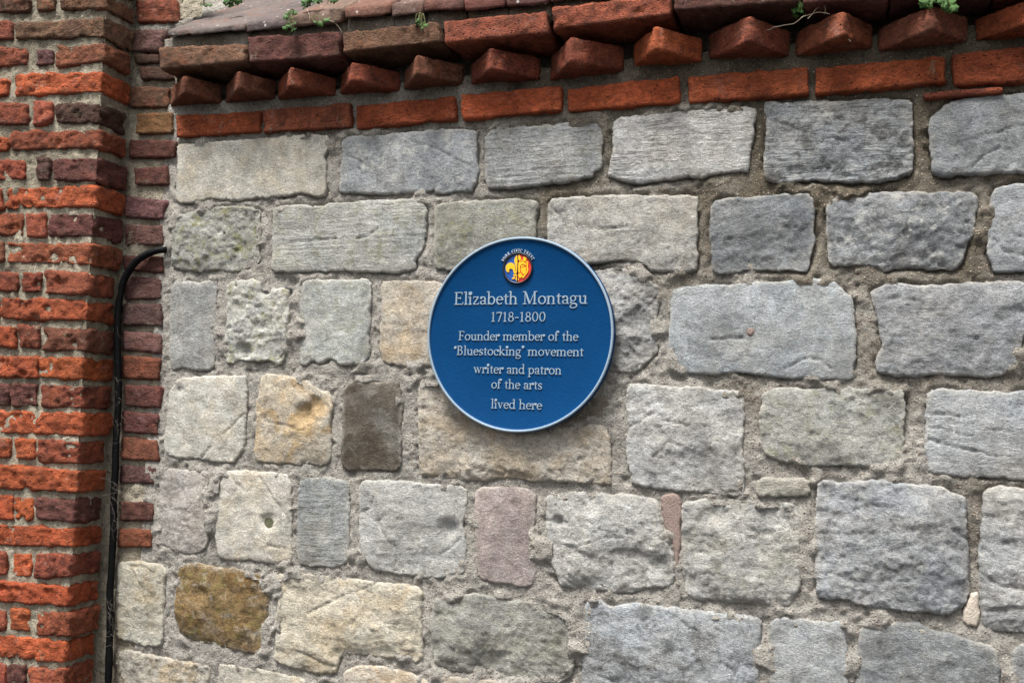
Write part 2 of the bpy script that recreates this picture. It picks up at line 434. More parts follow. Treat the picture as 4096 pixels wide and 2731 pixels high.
    for t in tri:
        a, b, c = V[t[0]], V[t[1]], V[t[2]]
        nn = (b[0] - a[0]) * (c[2] - a[2]) - (b[2] - a[2]) * (c[0] - a[0])
        F.append(t if nn > 0 else (t[0], t[2], t[1]))
    area = np.sum(p[:, 0] * np.roll(p[:, 1], -1) - np.roll(p[:, 0], -1) * p[:, 1])
    for i in range(m):
        j = (i + 1) % m
        for lo_, hi_ in (((lambda x: ring[x]), (lambda x: nb + x)), ((lambda x: nb + x), (lambda x: nb + m + x))):
            qd = (lo_(i), hi_(i), hi_(j), lo_(j))
            F.append(qd if area > 0 else qd[::-1])
    o = mesh_obj(name, V, F, mat, parent, **props)
    wear = np.concatenate([np.exp(-(d / .006) ** 2), np.ones(2 * m)]).astype(np.float32)      # knocked, paler arrises
    o.data.attributes.new('arris', 'FLOAT', 'POINT').data.foreach_set('value', wear)
    return o

def rbox(name, c8, mat, parent, step=0.0055, r=0.005, amp=0.0016, low=0.0025, pits=0.002, seed=0, back=False, **props):
    """rounded, worn block: c8 = 8 corners, order (x0/x1, front/back, z0/z1)"""
    c8 = np.asarray(c8, float)          # index = ix*4 + iy*2 + iz
    L = np.linalg.norm(c8[4] - c8[0]); D = max(np.linalg.norm(c8[2] - c8[0]), np.linalg.norm(c8[6] - c8[4])); H = np.linalg.norm(c8[1] - c8[0])
    nx, ny, nz = (max(2, int(round(a / step))) for a in (L, D, H)); ny = min(ny, max(2, int(D / (step * 1.6))))
    idx = {}; P = []; F = []
    def vid(i, j, k):
        key = (i, j, k)
        if key not in idx: idx[key] = len(P); P.append(key)
        return idx[key]
    def face(fn, na, nb, flip):
        for a in range(na):
            for b in range(nb):
                q = [vid(*fn(a, b)), vid(*fn(a + 1, b)), vid(*fn(a + 1, b + 1)), vid(*fn(a, b + 1))]
                F.append(q[::-1] if flip else q)
    face(lambda a, b: (a, 0, b), nx, nz, False)
    if back: face(lambda a, b: (a, ny, b), nx, nz, True)
    face(lambda a, b: (0, a, b), ny, nz, True)
    face(lambda a, b: (nx, a, b), ny, nz, False)
    face(lambda a, b: (a, b, 0), nx, ny, True)
    face(lambda a, b: (a, b, nz), nx, ny, False)
    g = np.array(P, float) / np.array([nx, ny, nz]); dim = np.array([L, D, H])
    p = g * dim
    lo = np.full(3, r); hi = dim - r
    if not back: hi[1] = dim[1]
    c = np.clip(p, lo, np.maximum(hi, lo)); d = p - c; ln = np.linalg.norm(d, axis=1, keepdims=True); ln[ln == 0] = 1
    nrm = d / ln; p = c + nrm * r
    rs = np.random.RandomState(seed); off = rs.uniform(-50, 50, 3)
    q = p + off
    disp = low * fbm(q * 13, 2, seed) + amp * 1.5 * fbm(q * 60, 3, seed + 3, 0.6)
    disp -= pits * sstep(0.22, 0.6, fbm(q * 38, 3, seed + 7))
    disp += amp * terrace(fbm(q * np.array([22, 22, 30]), 3, seed + 9), 3.0, 0.3)
    p = p + nrm * (disp[:, None] + 0.0012)
    t = p / dim
    out = 0
    for ix in (0, 1):
        wx = t[:, 0:1] if ix else 1 - t[:, 0:1]
        for iy in (0, 1):
            wy = t[:, 1:2] if iy else 1 - t[:, 1:2]
            for iz in (0, 1):
                wz = t[:, 2:3] if iz else 1 - t[:, 2:3]
                out = out + c8[ix * 4 + iy * 2 + iz] * wx * wy * wz
    # make the normals point outwards whatever the handedness of c8
    e1, e2, e3 = c8[4] - c8[0], c8[2] - c8[0], c8[1] - c8[0]
    F = np.array(F)
    if np.dot(np.cross(e1, e2), e3) < 0: F = F[:, ::-1]
    return mesh_obj(name, out, F, mat, parent, **props)
def wallbox(quad, depth, back=-0.03):
    """quad = px corners TL, TR, BR, BL on the plane y=-depth, running back to y=-back"""
    f = onwall(quad, depth); b = f.copy(); b[:, 1] = -back
    TL, TR, BR, BL = f; tl, tr, br, bl = b
    return [BL, TL, bl, tl, BR, TR, br, tr]
def tube(path, rad, nseg=10, close=True):
    P = np.asarray(path, float); V = []; F = []
    rad = np.broadcast_to(np.asarray(rad, float), (len(P),))
    up = np.array([0.13, 0.97, 0.21]); prev = None
    for i in range(len(P)):
        tdir = P[min(i + 1, len(P) - 1)] - P[max(i - 1, 0)]; tdir /= np.linalg.norm(tdir) + 1e-12
        a = prev if prev is not None else up
        a = a - tdir * (a @ tdir)
        if np.linalg.norm(a) < 1e-6: a = np.array([1.0, 0, 0]) - tdir * tdir[0]
        a /= np.linalg.norm(a); prev = a; b = np.cross(tdir, a)
        for k in range(nseg):
            th = 2 * math.pi * k / nseg; V.append(P[i] + rad[i] * (a * math.cos(th) + b * math.sin(th)))
    for i in range(len(P) - 1):
        for k in range(nseg):
            k2 = (k + 1) % nseg
            F.append([i * nseg + k, i * nseg + k2, (i + 1) * nseg + k2, (i + 1) * nseg + k])
    if close: F.append(list(range(nseg))[::-1]); F.append([(len(P) - 1) * nseg + k for k in range(nseg)])
    return V, F
def spline(p, n=8):
    p = np.asarray(p, float); out = []
    q = np.vstack([2 * p[0] - p[1], p, 2 * p[-1] - p[-2]])
    for i in range(1, len(q) - 2):
        for k in range(n):
            t = k / n
            out.append(0.5 * ((2 * q[i]) + (-q[i - 1] + q[i + 1]) * t + (2 * q[i - 1] - 5 * q[i] + 4 * q[i + 1] - q[i + 2]) * t * t + (-q[i - 1] + 3 * q[i] - 3 * q[i + 1] + q[i + 2]) * t ** 3))
    out.append(p[-1]); return np.array(out)

# ------------------------------------------------------------------ pavement
v = [(-12, -14, 0), (12, -14, 0), (12, 0.3, 0), (-12, 0.3, 0)]
o = mesh_obj('pavement', v, [(0, 1, 2, 3)], make_simple('damp_paving', srgb(56, 55, 54), 0.9, 0.004, 12), None, False); o['kind'] = 'structure'

# ------------------------------------------------------------------ the stone wall
wall = thing('garden_wall', 'pale limestone block wall with red brick dentil cornice and tiled coping behind the blue plaque', 'wall', (0.6, 0.0, 0.0))
# colour, then: warm, moss, dirt, lichen, tool(bump), slab kwargs
STONES = [
 ('T2:172,910 300,905 500,885 680,875 860,852 1060,845 1125,858 1118,950 1090,985 1110,1050 1108,1235 1050,1238 960,1215 850,1235 700,1245 560,1260 400,1250 260,1275 185,1280 168,1250 175,1100 180,990', (190,184,168), dict(warm=.35,dirt=.1), dict(rough=.0012,chip=.0006,bulge=.002)),
 ('T2:1213,860 1300,850 T3:0,855 190,830 440,812 640,815 645,900 640,1000 655,1050 650,1110 625,1185 610,1205 500,1200 470,1218 370,1215 380,1195 310,1210 100,1222 0,1220 T2:1400,1218 1200,1215 1190,1190 1195,1080 1210,980 1205,940', (150,156,160), dict(lichen=.7,dirt=.4), dict(rough=.0022,chip=.0015)),
 ('T3:697,822 870,800 1100,785 1270,768 1428,745 1430,900 1425,1050 1380,1080 1365,1110 1290,1125 1180,1150 1000,1170 860,1185 715,1188 695,1140 692,1000', (146,150,150), dict(tool=2.0,moss=.25,dirt=.3), dict(ridge=.0011,rough=.0016,chip=.001)),
 ('T4:90,738 350,720 620,690 980,665 970,780 965,870 945,950 940,1080 840,1090 720,1088 650,1125 600,1125 550,1110 450,1130 330,1145 260,1155 160,1140 55,1115 50,1080 75,980 80,860', (182,179,172), dict(tool=2.0,dirt=.25), dict(ridge=.0010,rough=.0014,chip=.001)),
 ('T4:1040,640 1180,645 T5:220,635 460,635 650,620 820,630 878,650 870,780 880,880 865,1000 868,1090 800,1115 700,1140 480,1150 300,1135 160,1140 100,1155 T4:1120,1150 1030,1135 1025,1000 1040,900 1045,780 1030,700', (134,140,143), dict(tool=2.2,dirt=.8,lichen=.4), dict(ridge=.0007,rough=.0036,chip=.0028)),
 ('T5:1010,720 1080,655 1180,620 1330,605 1568,590 P:4380,330 4380,690 T5:1568,1090 1400,1085 1280,1105 1170,1098 1090,1115 1020,1105 985,1080 985,960 970,850 975,760', (142,147,150), dict(dirt=.35,lichen=.3,warm=.1), dict(rough=.0026,chip=.002,bulge=.006)),
 ('T2:170,1350 300,1325 500,1290 620,1300 690,1320 690,1400 700,1450 M2:690,157 700,230 640,260 590,290 500,300 430,290 330,298 200,285 145,265 135,230 150,150 140,60 T2:150,1400', (152,152,138), dict(moss=.9,lichen=.7,dirt=.5), dict(rough=.005,chip=.003)),
 ('T2:780,1305 830,1290 1000,1285 1030,1300 1200,1270 1500,1255 T3:200,1245 310,1270 325,1300 325,1400 325,1500 M3:160,60 150,160 100,220 100,280 60,300 M2:1450,302 1300,290 1000,295 840,300 770,290 770,200 770,60 T2:775,1400', (172,171,160), dict(tool=1.2,moss=.4,lichen=.3), dict(ridge=.0006,rough=.0018,chip=.0012)),
 ('T3:375,1300 420,1275 560,1265 860,1245 1010,1255 1025,1300 1010,1400 M3:855,40 845,150 800,300 500,330 300,290 215,270 215,110', (152,149,130), dict(moss=.5,dirt=.3,lichen=.3), dict(rough=.002,chip=.002)),
 ('T3:1090,1255 1200,1240 1420,1225 T4:150,1225 500,1225 610,1230 620,1260 610,1400 612,1560 M4:612,200 610,290 540,300 370,300 320,290 270,240 150,220 0,240 M3:1180,250 1080,290 930,250 T3:1080,1400', (168,163,153), dict(lichen=.5,dirt=.2,warm=.2), dict(rough=.0024,chip=.002)),
 ('T4:700,1270 780,1245 960,1240 1040,1230 1180,1215 1335,1220 1345,1350 1335,1450 M4:1355,90 1330,160 1310,290 1280,295 1170,285 1050,290 950,290 780,315 710,305 700,200 690,60 T4:688,1400', (120,127,131), dict(dirt=.3,lichen=.15), dict(rough=.003,chip=.003)),
 ('T5:330,1270 440,1215 640,1205 900,1205 1180,1200 1285,1215 1280,1300 1260,1400 M5:1250,50 1210,110 1190,210 1150,285 1000,280 850,270 700,295 600,260 530,250 430,265 350,255 335,180 330,60 T5:325,1400', (130,135,140), dict(lichen=.6,dirt=.4), dict(rough=.005,chip=.003,bulge=.014)),
 ('T5:1370,1190 1450,1160 1568,1155 P:4380,735 4380,1110 M5:1568,290 1450,295 1380,300 1360,270 1340,150 1345,0 T5:1355,1300', (146,152,158), dict(dirt=.1), dict(rough=.002,chip=.002)),
 ('M2:160,350 200,345 300,360 420,345 430,400 420,520 415,650 410,800 405,910 300,915 210,895 150,910 130,880 125,720 130,560 125,430', (152,152,146), dict(dirt=.4,lichen=.3), dict(rough=.002,chip=.001,bulge=.006)),
 ('M2:490,360 640,335 700,355 770,400 880,395 880,500 880,580 870,640 865,780 840,870 800,895 760,850 700,860 640,855 560,850 530,870 470,870 470,700 490,560 475,450', (184,182,168), dict(moss=.8,lichen=.6,dirt=.6), dict(rough=.0055,chip=.004,dents=[(980,1402,.018,.012),(1070,1150,.016,.014)])),
 ('M2:955,365 1000,345 1200,345 1365,335 1390,380 1385,520 1380,700 1375,870 1200,885 1130,835 1080,885 1030,850 980,885 945,870 950,700 950,500', (168,171,162), dict(moss=.35,lichen=.3), dict(rough=.0022,chip=.0012)),
 ('M2:1450,355 1560,350 M3:100,350 250,352 420,420 420,860 200,895 100,880 50,895 0,880 M2:1520,880 1450,840 1445,700 1455,500', (180,166,145), dict(warm=.6,dirt=.3), dict(rough=.0022,chip=.002)),
 ('M3:1120,330 1230,285 M4:20,280 110,262 200,285 300,330 375,400 375,500 355,600 365,700 370,800 290,870 240,920 150,935 60,912 0,925 M3:1120,920', (156,153,146), dict(dirt=.5,lichen=.3), dict(rough=.0055,chip=.005,bulge=.012)),
 ('M4:455,410 510,390 640,375 780,375 900,370 960,355 1100,360 1220,335 1460,340 1520,400 M5:440,420 500,460 510,600 520,750 515,850 500,910 495,975 350,972 200,965 80,960 M4:1050,955 990,940 900,925 770,930 700,945 580,935 490,925 440,870 430,740 440,660 435,560', (154,163,167), dict(dirt=.15,warm=.12), dict(rough=.0016,chip=.0012,bulge=.007,dents=[(2960,1350,.05,.003)])),
 ('M5:610,410 740,365 900,375 1080,370 1200,365 1400,350 1568,350 P:4112,1160 4112,1310 M5:1560,720 1535,860 1450,940 1300,965 1200,945 1050,945 980,940 850,965 700,935 645,920 640,840 680,760 655,650 640,560 610,480', (144,147,152), dict(dirt=.3,lichen=.3,tool=.7), dict(rough=.003,chip=.003,bulge=.01)),
 ('M2:125,1030 190,960 320,945 450,945 600,940 612,960 610,1100 610,1250 600,1400 560,1450 520,1495 400,1480 300,1465 220,1470 100,1440 90,1350 105,1250 120,1130', (192,186,171), dict(warm=.3,dirt=.15), dict(rough=.0018,chip=.0012,bulge=.005,dents=[(725,1560,.012,.007)])),
 ('M2:700,945 780,930 870,950 980,960 1060,1030 1140,1050 1145,1180 1130,1250 1145,1350 1135,1480 1090,1510 980,1490 930,1510 880,1490 820,1500 720,1485 665,1480 655,1400 670,1250 665,1130 690,1040', (198,182,156), dict(warm=1.0,dirt=.2), dict(rough=.0028,chip=.002,bulge=.006,dents=[(1225,1655,.026,.017),(1270,1610,.02,.012)])),
 ('M2:1215,985 1400,985 1560,985 P:1604,1530 1612,1650 1610,1780 1605,1885 B2:1450,238 1300,235 1245,240 1205,210 M2:1205,1400 1215,1200', (106,95,80), dict(lichen=.12,dirt=.3), dict(rough=.0012,chip=.0006,bulge=.001)),
 ('M3:110,985 215,965 360,990 520,1120 900,1262 1090,1268 1265,1240 1300,1290 1325,1340 1320,1500 B3:1480,100 1485,200 1490,325 1440,325 1300,320 1100,305 1000,305 870,290 740,295 660,300 550,295 400,280 285,275 280,150 M3:125,1450 115,1250', (182,166,142), dict(warm=.5,dirt=.2,lichen=.2), dict(rough=.0042,chip=.0035,bulge=.008)),
 ('M3:1100,1110 1200,1060 1320,1050 1330,1120 1290,1170 1272,1228 1090,1255 950,1262 900,1200', (134,121,105), dict(dirt=.4,warm=.3), dict(rough=.004,chip=.004,face=.0)),
 ('M4:170,1000 230,995 400,1010 600,1010 750,1030 860,1035 905,1070 908,1180 905,1280 890,1400 905,1480 B4:905,160 910,260 910,350 870,395 820,395 700,380 560,370 450,365 320,350 200,330 190,250 170,150 M4:165,1400 180,1290 165,1150', (176,173,166), dict(dirt=.4,lichen=.3,warm=.15), dict(rough=.0028,chip=.0035,bulge=.006)),
 ('M4:1010,1060 1080,1020 1170,1010 1320,1030 1500,1030 M5:500,1020 700,1030 815,1030 820,1150 815,1290 820,1450 B5:820,210 760,215 620,220 540,215 400,205 250,205 150,195 20,180 B4:1080,160 1030,130 1010,90 M4:1000,1250 1010,1150', (160,158,145), dict(moss=.4,dirt=.4,lichen=.3), dict(rough=.0036,chip=.003)),
 ('M5:955,1025 1100,1030 1200,1030 1400,1045 1568,1040 P:4380,1560 4380,1905 B5:1568,292 1490,290 1440,275 1300,280 1150,270 960,250 950,150 M5:945,1400 950,1200', (157,162,165), dict(tool=.8,dirt=.25), dict(rough=.0024,chip=.0022)),
 ('B2:100,220 200,225 365,240 370,330 370,420 380,520 375,640 350,720 300,760 230,755 150,740 75,700 55,600 60,400 70,280', (172,164,155), dict(dirt=.35,lichen=.2,warm=.15), dict(rough=.0032,chip=.002,bulge=.008)),
 ('B2:425,240 600,232 760,245 860,255 885,300 895,450 890,600 900,800 850,825 700,810 600,795 500,795 430,785 410,650 400,500 415,380', (196,189,173), dict(warm=.35,lichen=.3), dict(rough=.0018,chip=.0016,bulge=.005,r=.01,dents=[(1075,2090,.020,.010)])),
 ('B2:950,290 1100,275 1250,300 1260,450 1255,600 1255,790 1215,835 1130,850 1000,835 930,825 925,650 930,450 930,350', (150,152,148), dict(tool=1.0,moss=.15), dict(ridge=.0006,rough=.002,chip=.001)),
 ('B2:1330,300 1460,290 B3:0,290 200,300 400,320 580,330 580,430 570,500 555,570 570,650 580,720 570,800 560,890 500,880 440,910 340,905 200,895 100,875 10,870 B2:1380,835 1330,780 1315,650 1320,500 1310,400', (174,173,165), dict(lichen=.2,dirt=.15), dict(rough=.0018,chip=.0028,bulge=.006,dents=[(1800,2110,.022,.012)])),
 ('B3:640,345 760,335 880,335 1010,370 1015,450 1005,550 1010,700 1020,850 990,960 900,965 800,945 680,930 635,885 635,700 625,550 630,420', (168,150,144), dict(dirt=.2,lichen=.15), dict(rough=.002,chip=.001)),
 ('B3:1070,390 1200,375 1330,360 1480,385 B4:150,380 300,400 370,430 390,550 420,650 460,730 475,830 480,930 440,960 380,970 300,970 200,1000 100,1000 0,990 B3:1300,985 1200,975 1155,960 1140,880 1085,800 1075,650 1075,500', (174,171,162), dict(dirt=.45,lichen=.25,warm=.1), dict(rough=.0048,chip=.004,bulge=.013,dents=[(2240,2080,.010,.012),(2630,2260,.02,.012)])),
 ('B4:515,430 600,420 700,400 850,420 970,425 1150,430 1240,450 1260,590 1245,750 1260,950 1250,1000 1200,1050 1180,1090 1060,1080 950,1070 850,1065 700,1050 590,1045 540,1000 525,930 510,800 510,600', (169,167,159), dict(dirt=.4,lichen=.25,moss=.2), dict(rough=.0045,chip=.004,bulge=.01,dents=[(3000,2210,.04,.008),(2850,2060,.02,.008)])),
 ('B4:985,270 1150,285 1310,275 1320,390 1200,405 1050,405 980,400', (163,158,143), dict(dirt=.3), dict(rough=.003,chip=.002)),
 ('B5:285,300 450,305 560,295 700,290 850,325 1050,330 1110,370 1190,385 1210,450 1215,650 1220,850 1225,980 1190,1090 1130,1120 1090,1145 950,1130 780,1110 650,1100 560,1080 440,1045 360,1050 265,1030 260,850 260,600 265,420', (147,151,156), dict(dirt=.4,lichen=.45), dict(rough=.0042,chip=.004,bulge=.012,face=.011)),
 ('B5:1310,345 1470,325 1568,355 P:4400,1965 4400,2545 B5:1568,1255 1420,1240 1310,1220 1290,1150 1285,900 1285,700 1300,500', (168,168,165), dict(dirt=.35,lichen=.3), dict(rough=.0045,chip=.004,bulge=.01)),
 ('B1:740,805 880,800 1045,830 1040,950 1030,1150 1025,1330 980,1345 850,1320 760,1290 720,1250 725,1050 730,900', (185,177,155), dict(warm=.5,dirt=.15), dict(rough=.003,chip=.003,bulge=.006)),
 ('B2:180,830 250,810 400,835 550,850 720,885 745,1000 755,1100 740,1250 730,1370 680,1390 550,1370 400,1330 260,1300 190,1260 160,1150 150,1050 170,920', (146,118,76), dict(warm=.6,dirt=.8,moss=.45,lichen=.3), dict(rough=.0035,chip=.0025,bulge=.014,dents=[(815,2370,.016,.010)])),
 ('B2:795,885 900,870 1100,895 1300,915 1420,930 B3:0,935 150,940 300,965 300,1150 300,1400 290,1430 220,1440 130,1415 30,1405 B2:1350,1390 1200,1385 1185,1470 1170,1505 1000,1500 850,1455 780,1430 790,1300 785,1150 810,1100 800,1000', (202,190,164), dict(warm=.5,lichen=.2), dict(rough=.003,chip=.0035,bulge=.007)),
 ('B3:380,1030 500,1020 620,1000 720,1020 860,1045 1050,1070 1200,1110 1240,1160 1260,1280 1250,1450 1240,1520 1180,1565 850,1560 700,1510 500,1500 410,1470 370,1430 350,1250 360,1100', (147,145,131), dict(dirt=.25,moss=.2), dict(rough=.004,chip=.003,bulge=.011,dents=[(1950,2640,.03,.010)])),
 ('B3:1320,1060 1400,1030 B4:0,1040 60,1095 200,1060 400,1080 600,1110 850,1130 1010,1160 1015,1250 1005,1400 P:3040,2740 3035,2920 2330,2920 B3:1300,1500 1310,1300', (150,157,162), dict(dirt=.7,warm=.15), dict(rough=.003,chip=.003,bulge=.009)),
 ('B4:1065,1155 1250,1165 1400,1180 1540,1185 1550,1300 1555,1450 P:3390,2760 3390,2920 3078,2920 B4:1060,1568 1055,1350', (155,160,160), dict(dirt=.2), dict(rough=.0022,chip=.002,bulge=.007)),
 ('B5:535,1230 610,1165 750,1190 900,1175 990,1230 1110,1255 1200,1290 1380,1340 1400,1400 1420,1480 P:3995,2760 3990,2920 3430,2920 B5:510,1568 520,1350', (128,133,135), dict(dirt=.3,lichen=.3,moss=.1), dict(rough=.0028,chip=.002)),
 ('B5:1500,1350 1568,1310 P:4400,2580 4400,2900 4060,2920 B5:1490,1568 1485,1430', (154,153,150), dict(dirt=.3), dict(rough=.003,chip=.002)),
 ('B1:750,1380 800,1355 950,1390 1100,1420 1200,1430 1300,1450 1325,1480 B1:1320,1568 P:845,2920 480,2920 B1:790,1568 760,1500', (168,158,140), dict(warm=.6,dirt=.5,lichen=.4), dict(rough=.005,chip=.005)),
 ('B2:430,1455 480,1445 700,1480 900,1520 990,1550 P:1245,2770 1245,2920 865,2920 B2:430,1568', (184,176,156), dict(warm=.4,dirt=.2), dict(rough=.003,chip=.003)),
 ('B2:1220,1490 1320,1450 1500,1460 B3:80,1470 200,1490 330,1550 P:1760,2745 1800,2920 1370,2920 B2:1215,1560', (188,172,150), dict(warm=.7,dirt=.1), dict(rough=.003,chip=.002)),
 ('B3:390,1520 550,1530 700,1545 860,1560 P:2100,2750 2100,2920 1830,2920 1735,2745', (172,157,136), dict(warm=.4,dirt=.3), dict(rough=.003,chip=.002)),
]
NAMED = {22: 'dark brown squarish stone left of the plaque', 32: 'pinkish upright stone below the plaque', 39: 'golden brown rounded stone with a green mossy hollow', 35: 'small narrow levelling stone',
         24: 'dark stone mostly hidden behind the plaque'}
CRACKS = {
 1: ['T3:280,910 400,940 500,1000 600,1040','T2:1230,980 1320,1010 1420,1080'],
 4: ['T4:1100,770 1180,790 1250,830','T4:1380,900 1450,870 1568,900'],
 5: ['T5:1320,850 1420,835 1500,800 1568,790','T5:1230,1060 1320,980 1420,930'],
 7: ['T2:1030,1310 1025,1400 1050,1500','T2:1310,1500 1380,1480 1440,1440','M2:880,110 1050,100 1180,90'],
 9: ['T4:0,1440 120,1435 215,1425','T3:1110,1300 1180,1380 1200,1440'],
 12: ['T5:1450,1380 1500,1480 1568,1500','M5:1380,90 1440,170 1568,190'],
 16: ['M3:80,400 70,560 60,700'],
 18: ['M4:915,390 950,480 970,600','M4:690,715 750,720 900,712','M4:1160,900 1280,840 1380,835 1450,900'],
 19: ['M5:750,460 840,470 960,500','M5:640,780 740,760 760,690'],
 20: ['M2:470,1310 530,1250 600,1180','M2:330,1460 400,1380'],
 21: ['M2:735,960 740,1080 735,1230','M2:735,1235 850,1250 950,1290 1010,1260'],
 23: ['B3:690,240 720,180','B3:780,215 830,235 800,290','B3:520,170 545,230 550,290'],
 25: ['M4:300,1200 360,1170 400,1220 560,1260','M4:180,1270 260,1230 330,1180','B4:340,150 400,100 430,60 520,80'],
 27: ['M5:980,1270 1080,1290 1220,1320','M5:960,1180 1080,1190 1210,1210','B5:960,40 1100,80 1250,110 1400,150'],
 29: ['B2:510,255 545,310 600,360','B2:690,275 740,335 790,420 840,490 885,560','B2:750,700 860,725'],
 31: ['B3:130,680 150,750 130,860','B3:430,750 490,710 540,660','B2:1330,500 1400,460 1420,400','B2:1440,520 1470,620 1520,690'],
 33: ['B3:1080,545 1150,555 1210,560','B3:1190,900 1300,980'],
 36: ['B5:500,480 570,460 680,455','B5:1120,610 1160,640 1210,665'],
 37: ['B5:1310,880 1420,960 1520,970','B5:1320,1120 1420,1100 1568,1090'],
 38: ['B1:840,850 900,960 930,1150','B1:820,830 920,840 1000,890'],
 40: ['B2:990,1135 1060,1095 1150,1050 1240,1010 1330,980 1420,945','B2:1130,915 1220,912 1310,925','B2:930,1360 1010,1395 1090,1440 1170,1460'],
 42: ['B4:525,1180 560,1220 610,1225','B4:760,1430 830,1470','B4:0,1520 60,1540 120,1568'],
}
for i, (poly, rgb, at, kw) in enumerate(STONES):
    m_ = sum(rgb) / 3.0; kk = .85 if i == 39 else (.75 if i in (22, 32) else (.42 if rgb[2] > rgb[0] else (.5 if rgb[0] - rgb[1] <= 3 or i == 23 else .68)))
    rgb = [min(235, (m_ + (c_ - m_) * kk) * (1.0 if i in (22, 39) else (1.15 if rgb[2] > rgb[0] else 1.13))) for c_ in rgb]
    pr = dict(warm=.15, moss=.0, dirt=.2, lichen=.1, tool=.06); pr.update(at)
    k2 = dict(face=0.006, cracks=CRACKS.get(i, ())); k2.update(kw)
    o = slab('stone', pts(poly), M_STONE, wall, seed=31 * i + 5, color=srgb(*rgb), **k2, **{a: float(b) for a, b in pr.items()})
    if i in NAMED: o['label'] = NAMED[i]
slab('mortar_patch', pts('B4:385,400 440,375 500,385 515,450 510,600 505,750 500,860 480,870 465,740 430,650 400,560 388,480'), M_PATCH, wall, seed=901, face=.0048, drop=.003, bulge=0, rough=.0008, chip=0, label='pinkish brown mortar wedge between two stones')
slab('mortar_patch', pts('B5:1230,1000 1290,1000 1292,1180 1270,1215 1190,1200 1190,1090'), M_PATCH2, wall, seed=902, face=.0055, drop=.004, bulge=.002, rough=.0008, chip=0, label='smooth pale mortar patch')
slab('hole_filling', pts('B2:695,510 740,495 790,505 800,540 795,600 750,628 710,610 690,560'), M_MORTAR, wall, seed=903, face=-.0015, drop=.002, bulge=0, rough=.002, chip=.001)
slab('stone', pts('M2:875,680 945,670 945,740 900,760 870,730'), M_STONE, wall, seed=904, face=.001, rough=.003, chip=.002, color=srgb(104, 98, 92), warm=.1, moss=0., dirt=.3, lichen=.1, tool=.2)
slab('stone', pts('M2:815,390 860,375 885,395 880,430 830,432'), M_STONE, wall, seed=905, face=.003, rough=.003, chip=.002, color=srgb(92, 96, 100), warm=.0, moss=0., dirt=.3, lichen=.1, tool=.2)

slab('hole_filling', pts('B2:690,500 740,492 800,510 805,560 795,620 750,635 715,610 692,560'), make_simple('mossy_filling', srgb(98, 98, 76), 0.95, 0.005, 220, 0.5), wall, seed=906, face=.0022, drop=.002, bulge=0, rough=.002, chip=.001, label='dark mossy filling of a round hole in a pale stone')
slab('rust_spot', pts('M4:925,650 950,640 972,660 970,690 945,705 925,690'), M_PATCH, wall, seed=907, face=.0075, drop=.002, bulge=0, rough=.001, chip=0, label='small rusty plug in the large blue grey stone')
# the courses run on below and to the right of the surveyed stretch
def to_px(x, z):
    d = np.array([x, 0.0, z]) - CAM; k = FPX / (d @ FWD); return (SRCW / 2 + k * (d @ RGT), SRCH / 2 - k * (d @ UPV))
def extra(x0, x1, z0, z1, i):
    g = .009; q_ = [(x0 + g, z1 - g), (x1 - g, z1 - g * random.uniform(.6, 1.6)), (x1 - g * random.uniform(.5, 1.8), z0 + g), (x0 + g * random.uniform(.5, 1.8), z0 + g)]
    q_ = [tuple(v) for v in densify(np.array(q_), .03)]
    v_ = random.uniform(138, 186); w_ = random.uniform(-6, 8)
    slab('stone', np.array([to_px(*a) for a in q_]), M_STONE, wall, seed=2000 + i, step=.008, face=.006, rough=.003, chip=.003, color=srgb(v_ + w_, v_, v_ - w_), warm=.15, moss=.1, dirt=.3, lichen=.2, tool=.1)
xe = onwall([(4425, 1300)])[0][0]; ze = onwall([(2048, 2935)])[0][2]; xs_ = onwall([(440, 2700)])[0][0]; n_ = 0
zc_ = onwall(pts('P:4400,300'))[0][2] - .02; nr_ = int(round((zc_ - ze) / .2)); hr_ = (zc_ - ze) / nr_
for zr_ in range(-2, nr_):
    x_ = xe if zr_ >= 0 else xs_
    while x_ < xe + .62:
        w2 = random.uniform(.18, .34); extra(x_, x_ + w2, ze + zr_ * hr_, ze + (zr_ + 1) * hr_, n_); n_ += 1; x_ += w2
